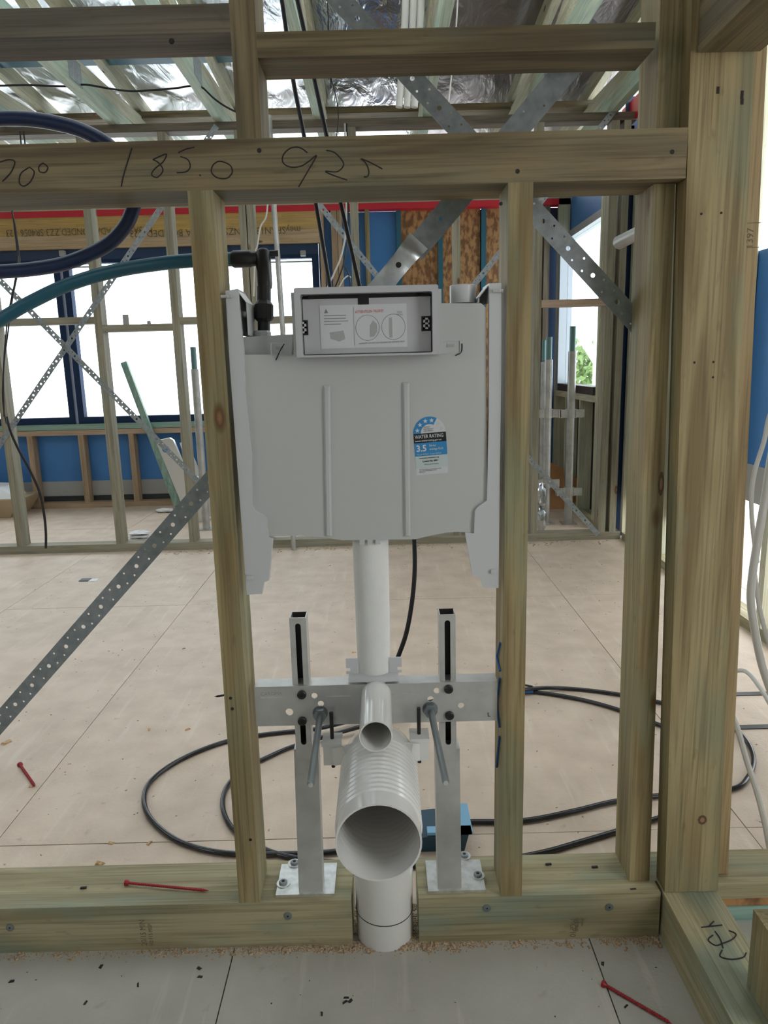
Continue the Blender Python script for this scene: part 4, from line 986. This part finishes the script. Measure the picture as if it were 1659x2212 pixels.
make('elbow', G().tube([t_, t_.lerp(u_, .08), t_.lerp(u_, .9), u_], [0.009, 0.0135, 0.0135, 0.0125], 18).tube([t_.lerp(u_, .1), d_], 0.0055, 12), M_BLACKM, wp, smooth=True)
e0, e1, e2, e3, e4 = P(570, 620, Y=1.345), P(570, 652, Y=1.34), P(570, 660, Y=1.335), P(570, 688, Y=1.335), P(570, 718, Y=1.33)
make('compression_nut', G().tube([e0, e1, e2, e3, e3 - Vector((0, 0, 0.005))], [0.0125, 0.0125, 0.0170, 0.0170, 0.013], 12), M_BLACKM, wp)
make('threaded_tail', G().tube([e3, e4], 0.0112, 16), M_BLACKM, wp, smooth=True)
YK = 1.50
cable('power_cable', pp([(598, -60), (612, 20), (632, 165), (657, 295), (686, 460), (713, 620), (725, 690)], YK), 0.0042, M_BLACK, 'left of two thick black cables hanging above the cistern', 'cable', 10)
cable('power_cable', pp([(628, -60), (647, 20), (678, 165), (706, 295), (741, 460), (777, 620), (790, 690)], YK), 0.0044, M_BLACK, 'right of two thick black cables hanging above the cistern', 'cable', 10)
cable('thin_wire', [Vector((P(712, 120, Y=2.4).x, 2.4, 2.98))] + pp([(712, 120), (716, 170), (727, 215), (731, 255), (727, 300), (729, 340)], 2.4), 0.0018, M_BLACK, 'thin black wire hanging before the crinkled foil', 'wire', 6)
cable('conduit', [P(592, 455, Y=YP - 0.06) + Vector((0, 0, 0.5)), P(592, 455, Y=YP - 0.06), P(610, 700, Y=YP - 0.06), (P(610, 700, Y=YP - 0.06).x, YP - 0.06, 0.0)], 0.0155, M_PROP, 'grey vertical conduit standing before the far partition', 'pipe', 12, 2)
cable('white_wire', drop(pp([(577, 455), (563, 490), (556, 530), (551, 552), (548, 640)], 4.3)), 0.0045, M_WCABLE, 'white wire hanging beside the grey conduit', 'wire', 6)
cable('white_wire', drop(pp([(748, 455), (747, 500), (738, 550), (722, 590), (710, 615), (700, 640)], 4.3)), 0.0055, M_WCABLE, 'white wire curving behind the black cables', 'wire', 6)
cable('thin_wire', drop(pp([(752, 470), (750, 520), (742, 570), (728, 610), (715, 640)], 4.25)), 0.0045, M_BLACK, 'black wire curving beside the white one', 'wire', 6)
cable('thin_wire', pp([(745, 575), (754, 595), (757, 618), (752, 640)], 4.2), 0.005, M_BLACK, 'short black wire tail curling above the cistern', 'wire', 6)
cable('white_wire', pp([(733, 620), (742, 604), (752, 596), (758, 600)], 4.2), 0.004, M_WCABLE, 'short pale wire tail above the cistern', 'wire', 6)
cable('thin_wire', drop(pp([(28, 440), (30, 480), (36, 530), (38, 565), (32, 610), (18, 680), (10, 760), (6, 860), (14, 915)], 4.3)), 0.0042, M_BLACK, 'leftmost thin wire hanging before the far window', 'wire', 6)
cable('thin_wire', drop(pp([(27, 440), (33, 490), (40, 540), (41, 575), (28, 640), (17, 720), (8, 800), (9, 900)], 4.25)), 0.0042, M_BLACK, 'second thin wire hanging before the far window', 'wire', 6)
cable('black_lead', pp([(14, 900), (24, 935), (42, 975), (64, 1015), (84, 1060), (95, 1110), (99, 1150), (99, 1184)], 4.44), 0.0078, M_BLACK, 'black lead trailing down to the partition bottom plate', 'cable', 8)
cable('ceiling_cable', pp([(-60, 184), (0, 185), (60, 184), (116, 186), (150, 186), (185, 183), (240, 192), (285, 197), (340, 194), (384, 190), (410, 186), (435, 188), (465, 215), (500, 237), (560, 262)], 4.0), 0.0048, M_MARKER, 'dark wire strung beneath the roof trusses at upper left', 'wire', 6)
cable('drop_hose', pp([(893, 1120), (895, 1165), (896, 1230), (890, 1300), (877, 1370), (856, 1430), (845, 1470)], 1.36), 0.0046, M_BLACK, 'black tube curving down behind the cistern outlet pipe', 'hose', 10)
coil = [(1430, 1765, 0), (1328, 1797, 0), (1250, 1820, 0), (1175, 1841, 0), (1080, 1858, 0), (950, 1868, 0), (800, 1868, 0), (670, 1858, 0), (590, 1842, 0), (535, 1815, 0), (497, 1783, 0), (481, 1740, 0), (490, 1700, 0), (525, 1663, 0), (575, 1637, 0), (640, 1610, 0), (760, 1575, 1), (900, 1540, 0), (1020, 1505, 0), (1135, 1489, 1), (1220, 1487, 0), (1335, 1500, 0), (1480, 1530, 0), (1570, 1562, 0), (1612, 1600, 0), (1628, 1640, 0), (1615, 1680, 0), (1578, 1705, 0), (1450, 1716, 0), (1330, 1731, 0), (1240, 1752, 0), (1130, 1773, 0), (1005, 1776, 0), (920, 1788, 0), (830, 1820, 0), (720, 1840, 0), (600, 1845, 0), (515, 1845, 0), (440, 1835, 0), (375, 1811, 0), (325, 1768, 0), (311, 1725, 0), (325, 1688, 0), (370, 1652, 0), (430, 1622, 0), (495, 1600, 0), (560, 1588, 0), (640, 1579, 0), (705, 1570, 1), (900, 1522, 0), (1060, 1494, 1), (1135, 1493, 0), (1240, 1508, 0), (1335, 1533, 0), (1440, 1572, 0)]
hz = [P(x, y, Z=0.0072 + 0.014 * l) for x, y, l in coil]
hose = thing('hose_coil', (0, 1.9, 0), 'large loose coil of black hose lying on the floor behind the frame', 'hose')
make('hose_run', G().tube(smoothpath(hz, 8), 0.0068, 10), M_HOSE, hose, smooth=True)
p = P(1138, 1492, Z=0.012); make('blue_tape', G().cyl((p.x - 0.02, p.y, 0.012), (p.x + 0.02, p.y, 0.012), 0.0095), M_CHALK, hose, label='blue tape band')
# white building cables hanging at right
cable('building_cable', pp([(1690, 830), (1662, 900), (1650, 955), (1630, 1020), (1623, 1080), (1627, 1150), (1636, 1215)], 1.62), 0.0052, M_WCABLE, 'thin white cable hanging beyond the corner post', 'cable', 8)
cable('building_cable', pp([(1700, 900), (1672, 960), (1652, 1080), (1638, 1160), (1625, 1245), (1622, 1300), (1632, 1370), (1650, 1450), (1690, 1560)], 1.55), 0.0088, M_WCABLE, 'thick white cable bowed at the right edge beyond the post', 'cable', 10)
cable('building_cable', pp([(1630, 1240), (1640, 1310), (1655, 1370), (1680, 1450)], 1.6), 0.0055, M_WCABLE, 'short white cable strand crossing behind the bowed one', 'cable', 8)
cable('building_cable', pxyz([(1570, 1462, 1.9), (1592, 1449, 1.85), (1615, 1453, 1.8), (1640, 1483, 1.75), (1665, 1525, 1.7), (1700, 1600, 1.65)]), 0.0056, M_WCABLE, 'white cable arching over the floor at far right', 'cable', 8)
cable('building_cable', pp([(1560, 1500), (1590, 1565), (1612, 1640), (1635, 1712), (1652, 1780), (1668, 1860), (1700, 1960)], 1.42), 0.0062, M_WCABLE, 'long printed white cable slanting down to the right edge', 'cable', 8)
for y_ in (1501, 1573):
    a, b = P(1560, y_, Z=0.0), P(1720, y_ - 1, Z=0.0)
    make('floor_strap', G().box(a.x, b.x, a.y - 0.012, a.y + 0.012, 0.0, 0.003), M_BLACKM, None, label='%s flat dark strip lying on the floor at far right' % ('farther' if y_ == 1501 else 'nearer'), category='strip')
# grey pipe stub sticking out behind the right stud
a, b = P(1333, 526, Y=1.60), P(1420, 483, Y=1.50)
make('pipe_stub', G().tube([a, a.lerp(b, .03), b], [0.011, 0.0135, 0.0135], 18), M_PROP, None, smooth=True, label='round grey pipe end poking out left of the right double stud', category='pipe')
# white downpipe offcuts up in the trusses
for i, (x0_, x1_) in enumerate(((866, 878), (883, 890), (899, 903))):
    a, b = P(x0_ + 12, -40, Y=3.6), P(x0_ - 4, 232, Y=3.6); m_ = P(x0_ + 2, 150, Y=3.6)
    cable('hanging_duct', [a, P(x0_ + 8, 60, Y=3.6), m_, b], 0.0165, M_WCABLE, '%s of three white flexible tubes hanging from the roof' % ('left', 'middle', 'right')[i], 'duct', 10)
cable('hanging_string', pp([(990, -30), (985, 60), (975, 165), (968, 228)], 3.7), 0.004, M_WCABLE, 'pale string hanging before the brown roof foil', 'string', 6)

# ================================================================ THINGS IN THE FAR ROOM
def prop(px, ytop, yo, ybot, Y, ro, label, col1, col2):
    b = P(px, ybot, Y=Y); t = P(px, ytop, Y=Y); o = P(px, yo, Y=Y)
    x = (b.x + t.x) / 2
    e = thing('acrow_prop', (x, Y, 0), label, 'prop', group='steel props in the far room')
    make('outer_tube', G().cyl((x, Y, 0.006), (x, Y, o.z), ro, n=20), M_PROP, e, smooth=True)
    make('inner_tube', G().cyl((x, Y, o.z - 0.05), (x, Y, t.z), ro * 0.75, n=16), M_PROPIN, e, smooth=True)
    make('base_plate', G().box(x - 0.05, x + 0.05, Y - 0.05, Y + 0.05, 0, 0.006), M_PROP, e)
    for cy in (col1, col2):
        if cy:
            z = P(px, cy, Y=Y).z
            make('collar_bracket', G().cyl((x, Y, z - 0.03), (x, Y, z + 0.03), ro * 1.35, n=12).box(x - 0.085, x - ro, Y - ro * 1.0, Y - ro * 0.6, z - 0.027, z + 0.027).box(x + ro, x + 0.085, Y - ro * 1.0, Y - ro * 0.6, z - 0.027, z + 0.027).box(x - 0.09, x - 0.08, Y - ro * 1.2, Y + 0.02, z - 0.027, z + 0.027), M_PROP, e)
prop(1182, 728, 777, 1150, 5.0, 0.027, 'grey steel prop left of the tallest one, brackets near its middle', 893, 1043)
prop(1172, 735, 782, 1150, 5.4, 0.024, 'grey steel prop half hidden behind its neighbour by the window', None, None)
prop(1232, 705, 759, 1150, 5.0, 0.027, 'tallest grey steel prop before the side window', 893, 1061)
prop(432, 749, 797, 1150, 5.1, 0.026, 'grey steel prop beside the ladder at left', None, None)
b = P(384, 1100, Z=0.0); t = P(268, 783, Y=b.y + 0.25)
make('leaning_timber', G().bar((b.x, b.y, 0.03), t, 0.05, 0.035, (0, 1, 0)), wood('green', 'z'), None, bevel=0.002, label='long green timber leaning against the far window', category='timber')
# step ladder
YLd = 5.35
ldr = thing('step_ladder', P(430, 1160, Y=YLd), 'folded aluminium step ladder leaning behind the partition', 'ladder')
pxprism('rail', [(338, 957), (345, 950), (366, 946), (374, 951), (379, 963), (440, 1110), (460, 1180), (427, 1180), (405, 1120), (368, 1030)], YLd, 0.035, M_ALU, ldr, 0.008)
pxprism('rail', [(388, 957), (400, 951), (422, 1000), (455, 1085), (478, 1180), (462, 1180), (440, 1110)], YLd + 0.16, 0.03, M_ALU, ldr, 0.006)
p = P(358, 970, Y=YLd); make('hand_hole', G().tube([(p.x, YLd + 0.002, p.z), (p.x, YLd - 0.003, p.z)], [0.026, 0.026], 16), M_WRAP, ldr)
for a, b in (((404, 1036), (426, 1033)), ((438, 1123), (462, 1119))):
    make('rung', G().cyl(P(*a, Y=YLd + 0.01), P(*b, Y=YLd + 0.12), 0.016), M_ALU, ldr)
p = P(429, 1133, Y=YLd); make('rail_hole', G().cyl((p.x, YLd - 0.022, p.z), (p.x, YLd - 0.012, p.z), 0.02), M_DARK, ldr)
# carton with papers at the left edge
cx0 = P(0, 1118, Z=0.0)
cb_ = thing('cardboard_carton', (cx0.x - 0.1, cx0.y, 0), 'open cardboard carton with white sheets at the left edge', 'box')
make('carton_body', G().hexa([(cx0.x - 0.4, cx0.y, 0), (cx0.x + 0.09, cx0.y - 0.02, 0), (cx0.x + 0.1, cx0.y + 0.3, 0), (cx0.x - 0.4, cx0.y + 0.3, 0)], [(cx0.x - 0.42, cx0.y - 0.05, 0.15), (cx0.x + 0.2, cx0.y - 0.06, 0.15), (cx0.x + 0.2, cx0.y + 0.33, 0.15), (cx0.x - 0.42, cx0.y + 0.33, 0.15)]), M_CARD, cb_)
make('paper_sheet', G().hexa([(cx0.x - 0.3, cx0.y - 0.02, 0.152), (cx0.x + 0.17, cx0.y - 0.02, 0.152), (cx0.x + 0.1, cx0.y + 0.28, 0.152), (cx0.x - 0.3, cx0.y + 0.28, 0.152)], [(cx0.x - 0.3, cx0.y, 0.20), (cx0.x + 0.02, cx0.y + 0.04, 0.22), (cx0.x, cx0.y + 0.25, 0.24), (cx0.x - 0.3, cx0.y + 0.25, 0.26)]), M_WHITE, cb_, label='crumpled white paper sheets')
def crumple(name, c, sx_, sy_, sz_, m, label, cat, layers=1, seed=1):
    rnd = random.Random(seed); g = G()
    for L_ in range(layers):
        n1, n2 = 6, 14; vs = []
        for i in range(n1 + 1):
            th_ = math.pi * i / n1
            for j in range(n2):
                ph = 2 * math.pi * j / n2; k = 1 + rnd.uniform(-.18, .18)
                vs.append((c[0] + sx_ * k * math.sin(th_) * math.cos(ph), c[1] + sy_ * k * math.sin(th_) * math.sin(ph), max(0.0, c[2] + sz_ * (2 * L_ + 1) / layers * 1.0 + sz_ / layers * math.cos(th_) * k)))
        g.add(vs, [(i * n2 + j, i * n2 + (j + 1) % n2, (i + 1) * n2 + (j + 1) % n2, (i + 1) * n2 + j) for i in range(n1) for j in range(n2)])
    return make(name, g, m, None, label=label, category=cat)
p = P(305, 1167, Z=0.0)
crumple('plastic_bundle', (p.x, 4.78, 0), 0.075, 0.05, 0.035, M_WHITE, 'folded white plastic bundle behind the partition bottom plate', 'bundle', 3, 4)
p = P(357, 1106, Z=0.0); crumple('plastic_bag', (p.x, p.y, 0), 0.075, 0.05, 0.015, M_WHITE, 'small flat white plastic bag near the ladder foot', 'bag', 1, 5)
a, b = P(173, 1254, Z=0.0), P(192, 1255, Z=0.0); cd = thing('card_packet', P(192, 1252, Z=0.0), 'small black and white card lying on the open floor', 'card')
q = P(212, 1252, Z=0.0)
make('black_half', G().box(a.x, b.x, a.y - 0.02, a.y + 0.03, 0, 0.004), M_LBLACK, cd); make('white_half', G().box(b.x, q.x, a.y - 0.025, a.y + 0.025, 0, 0.002), M_WHITE, cd)
# orange ply and foil roll in the bay at right
for i, (x, y0_, w_, h_) in enumerate(((1198, 1120, 0.085, 0.30), (1262, 1133, 0.085, 0.16))):
    p = P(x, y0_, Y=5.5); make('ply_offcut', G().hexa([(p.x - w_, 5.5, 0), (p.x + w_, 5.5, 0), (p.x + w_, 5.53, 0), (p.x - w_, 5.53, 0)], [(p.x - w_, 5.6, h_ + 0.08), (p.x + w_, 5.6, h_), (p.x + w_, 5.63, h_), (p.x - w_, 5.63, h_ + 0.08)]), M_ORANGE, None, label='%s orange plywood offcut standing behind the props' % ('taller left', 'shorter right')[i], category='board')
p = P(1161, 1100, Y=4.9); crumple('foil_roll', (p.x + 0.0, 4.78, 0), 0.035, 0.04, 0.16, M_FOIL, 'crumpled silver foil standing beside the props', 'foil', 2, 8)
# blue tub on the floor
a, b = P(905, 1842, Z=0.0), P(1003, 1836, Z=0.0); ym = (a.y + b.y) / 2
tb = thing('plastic_tub', ((a.x + b.x) / 2, ym, 0), 'dark teal plastic tub with light blue rim lying behind the right leg', 'tub')
make('tub_body', G().hexa([(a.x, ym - 0.0, 0), (b.x, ym, 0), (b.x, ym + 0.09, 0), (a.x, ym + 0.09, 0)], [(a.x - 0.005, ym - 0.008, 0.042), (b.x + 0.01, ym - 0.008, 0.05), (b.x + 0.01, ym + 0.1, 0.05), (a.x - 0.005, ym + 0.1, 0.042)]), M_TUB, tb, bevel=0.003)
make('tub_rim', G().box(a.x + 0.02, b.x + 0.016, ym - 0.012, ym + 0.012, 0.051, 0.058).box(b.x - 0.02, b.x + 0.018, ym - 0.012, ym + 0.10, 0.051, 0.058), M_TUBR, tb, bevel=0.002)

# ================================================================ LOOSE SCREWS
def red_screw(a, b, r, label, z):
    a, b = P(*a, Z=z + r), P(*b, Z=z + r); d = b - a; L_ = d.length; dn = d.normalized()
    e = thing('long_screw', (a + b) / 2 - Vector((0, 0, r)), label, 'screw', group='loose red screws')
    pts, rr = [], []; n_ = int(L_ / 0.0022)
    for i in range(n_ + 1):
        t = i / n_; tap = 1 if t < 0.93 else max(0.08, (1 - t) / 0.07); pts.append(a + d * t); rr.append((r if i % 2 else r * 0.74) * tap)
    make('shank', G().tube(pts, rr, 8), M_REDS, e)
    make('head', G().tube([a - dn * 0.007, a - dn * 0.0065, a - dn * 0.002, a + dn * 0.002], [r * 1.3, r * 1.9, r * 1.9, r], 10), M_REDS, e)
red_screw((277, 1907), (452, 1924), 0.0032, 'long red screw lying on the left bottom plate', PZ)
red_screw((44, 1653), (76, 1699), 0.0042, 'short red screw lying on the floor at lower left', 0)
red_screw((1308, 2128), (1452, 2212), 0.0034, 'long red screw on the grey floor at lower right', 0)

# ================================================================ CHIPS, SAWDUST, DIRT
rnd = random.Random(11)
def chip(p, s, m, rn):
    g = G(); a = rn.uniform(0, 6.28); l, w_ = s, s * rn.uniform(.35, .7)
    ca, sa = math.cos(a), math.sin(a)
    def r_(u, v, z): return (p[0] + u * ca - v * sa, p[1] + u * sa + v * ca, p[2] + z)
    h = s * rn.uniform(.15, .4)
    g.hexa([r_(-l, -w_, 0), r_(l, -w_ * .6, 0), r_(l * .8, w_, 0), r_(-l * .7, w_ * .8, 0)], [r_(-l * .6, -w_ * .7, h), r_(l * .7, -w_ * .5, h * 1.5), r_(l * .5, w_ * .6, h), r_(-l * .6, w_ * .5, h * .6)])
    return g
CH = [((434, 866), 0.010, 'pale wood chip between plate and coil, two curls') ]
chips = [(215, 1867, .012, 'orange wood curl just behind the left bottom plate'), (240, 1822, .009, 'pale wood chip on the floor seam left'), (322, 1822, .009, 'pale wood chip on the floor seam near the coil'),
         (322, 1576, .012, 'thin splinter on the floor left of the stud'), (405, 1576, .010, 'splayed wood chip left of the near left stud'), (397, 1401, .008, 'small wood chip above the splinter'),
         (15, 1604, .018, 'long splinter at the left edge'), (150, 1650, .006, 'small chip beside the red screw'), (712, 1222, .012, 'grey flake beyond the cistern'), (67, 1700, .008, 'wood chip under the short red screw tip'),
         (765, 1410, .010, 'thin nail-like splinter left of the flush pipe'), (1375, 1510, .008, 'chip beside the double stud')]
for x, y, s_, lb_ in chips:
    p = P(x, y, Z=0.0); make('wood_chip', chip(p, s_, M_CHIP, rnd), M_CHIP, None, label=lb_, category='wood chip', group='wood chips on the floor')
dirt = [(25, 2120), (185, 2166), (298, 2128), (430, 2092), (432, 2110), (218, 2088), (748, 2155), (757, 2162), (745, 2165), (695, 2190), (1352, 2174), (1302, 2082)]
g = G()
for x, y in dirt:
    p = P(x, y, Z=0.0); h = chip(p, 0.0055, None, rnd); g.add(h.v, h.f)
for k in range(60):
    h = chip((rnd.uniform(-1, .5), rnd.uniform(0.85, 1.22), 0), rnd.uniform(.0008, .002), None, rnd); g.add(h.v, h.f)
make('dirt_crumbs', g, M_DIRT, None, kind='stuff', label='small black crumbs of dirt on the grey front floor', category='dirt')
g = G()
for k in range(2600):
    x = rnd.uniform(-1.1, 0.52); 
    if rnd.random() < 0.55: x = rnd.choice((rnd.gauss(-0.09, 0.05), rnd.gauss(0.06, 0.05), rnd.gauss(0.50, 0.04), rnd.gauss(-.25, .1)))
    x = min(0.515, x)
    y = YF - abs(rnd.gauss(0, 0.010)) - 0.001; s_ = rnd.uniform(.0008, .003) if rnd.random() < .9 else rnd.uniform(.004, .009)
    h = chip((x, y, 0), s_, None, rnd); g.add(h.v, h.f)
for k in range(260):
    x = rnd.choice((rnd.uniform(-0.082, -0.05), rnd.uniform(0.03, 0.048))); y = YF + rnd.uniform(-0.01, 0.11); h = chip((x, y, 0), rnd.uniform(.002, .006), None, rnd); g.add(h.v, h.f)
make('sawdust', g, M_DUST, None, kind='stuff', label='brown sawdust and shavings swept along the front bottom plate', category='sawdust')
g = G()
for k in range(700):
    x, y = rnd.uniform(-2.0, 1.35), rnd.uniform(1.40, 4.4); h = chip((x, y, 0), rnd.uniform(.0015, .0042), None, rnd); g.add(h.v, h.f)
for k in range(250):
    x, y = rnd.uniform(-1.5, 1.4), rnd.uniform(4.38, 4.49); h = chip((x, y, 0), rnd.uniform(.003, .009), None, rnd); g.add(h.v, h.f)
make('floor_litter', g, M_DUST, None, kind='stuff', label='scattered crumbs and shavings over the open floor', category='debris')

# ================================================================ OUTDOORS through the side window
ot = thing('outdoor_frame', (4.2, 7.2, 0), 'pale timber structure standing outside the side window', 'structure')
make('post', G().box(3.75, 3.87, 9.9, 10.0, -0.5, 3.6), M_FENCE, ot); make('post', G().box(2.85, 2.95, 9.9, 10.0, -0.5, 3.4), M_FENCE, ot)
make('brace', G().bar((2.1, 9.9, 2.3), (3.0, 9.9, 0.9), 0.04, 0.12), M_FENCE, ot)
make('rail', G().box(1.6, 4.4, 9.95, 10.0, 1.9, 2.0), M_FENCE, ot)
# knots standing out of the near timber faces
def knot(px, py, Y, rx, rz, par):
    p = P(px, py, Y=Y); n = 18
    k_ = make('knot', G().prism([(p.x + rx * math.cos(2 * math.pi * k / n) * (1 + .1 * math.sin(3 * k)), Y - 0.0004, p.z + rz * math.sin(2 * math.pi * k / n)) for k in range(n)], (0, 0.001, 0)), M_KNOT, par)
    make('knot_heart', G().prism([(p.x + rx * .5 * math.cos(2 * math.pi * k / n), Y - 0.0007, p.z + rz * .5 * math.sin(2 * math.pi * k / n)) for k in range(n)], (0, 0.001, 0)), M_KNOTH, k_)
knot(1517, 1771, YF, 0.0085, 0.010, post); knot(1428, 1045, YF + 0.035, 0.005, 0.022, dst)
bl = thing('garden_bush', (3.3, 13.0, -0.5), 'green bush outside the side window', 'bush')
rb = random.Random(3)
for nm, n_, m_ in (('foliage', 1500, M_LEAF),):
    g = G()
    for k in range(n_):
        c = Vector((3.4 + rb.gauss(0, .55), 13 + rb.gauss(0, .4), 0.75 + rb.gauss(0, .35))); u = Vector((rb.uniform(-1, 1), rb.uniform(-1, 1), rb.uniform(-1, 1))).normalized() * 0.07; v = u.orthogonal() * 0.6
        g.add([c - u, c + v, c + u, c - v], [(0, 1, 2, 3)])
    make(nm, g, m_, bl, kind='stuff')
make('stem', G().cyl((3.4, 13, -0.5), (3.4, 13, 0.7), 0.05), wood('brown', 'z'), bl)
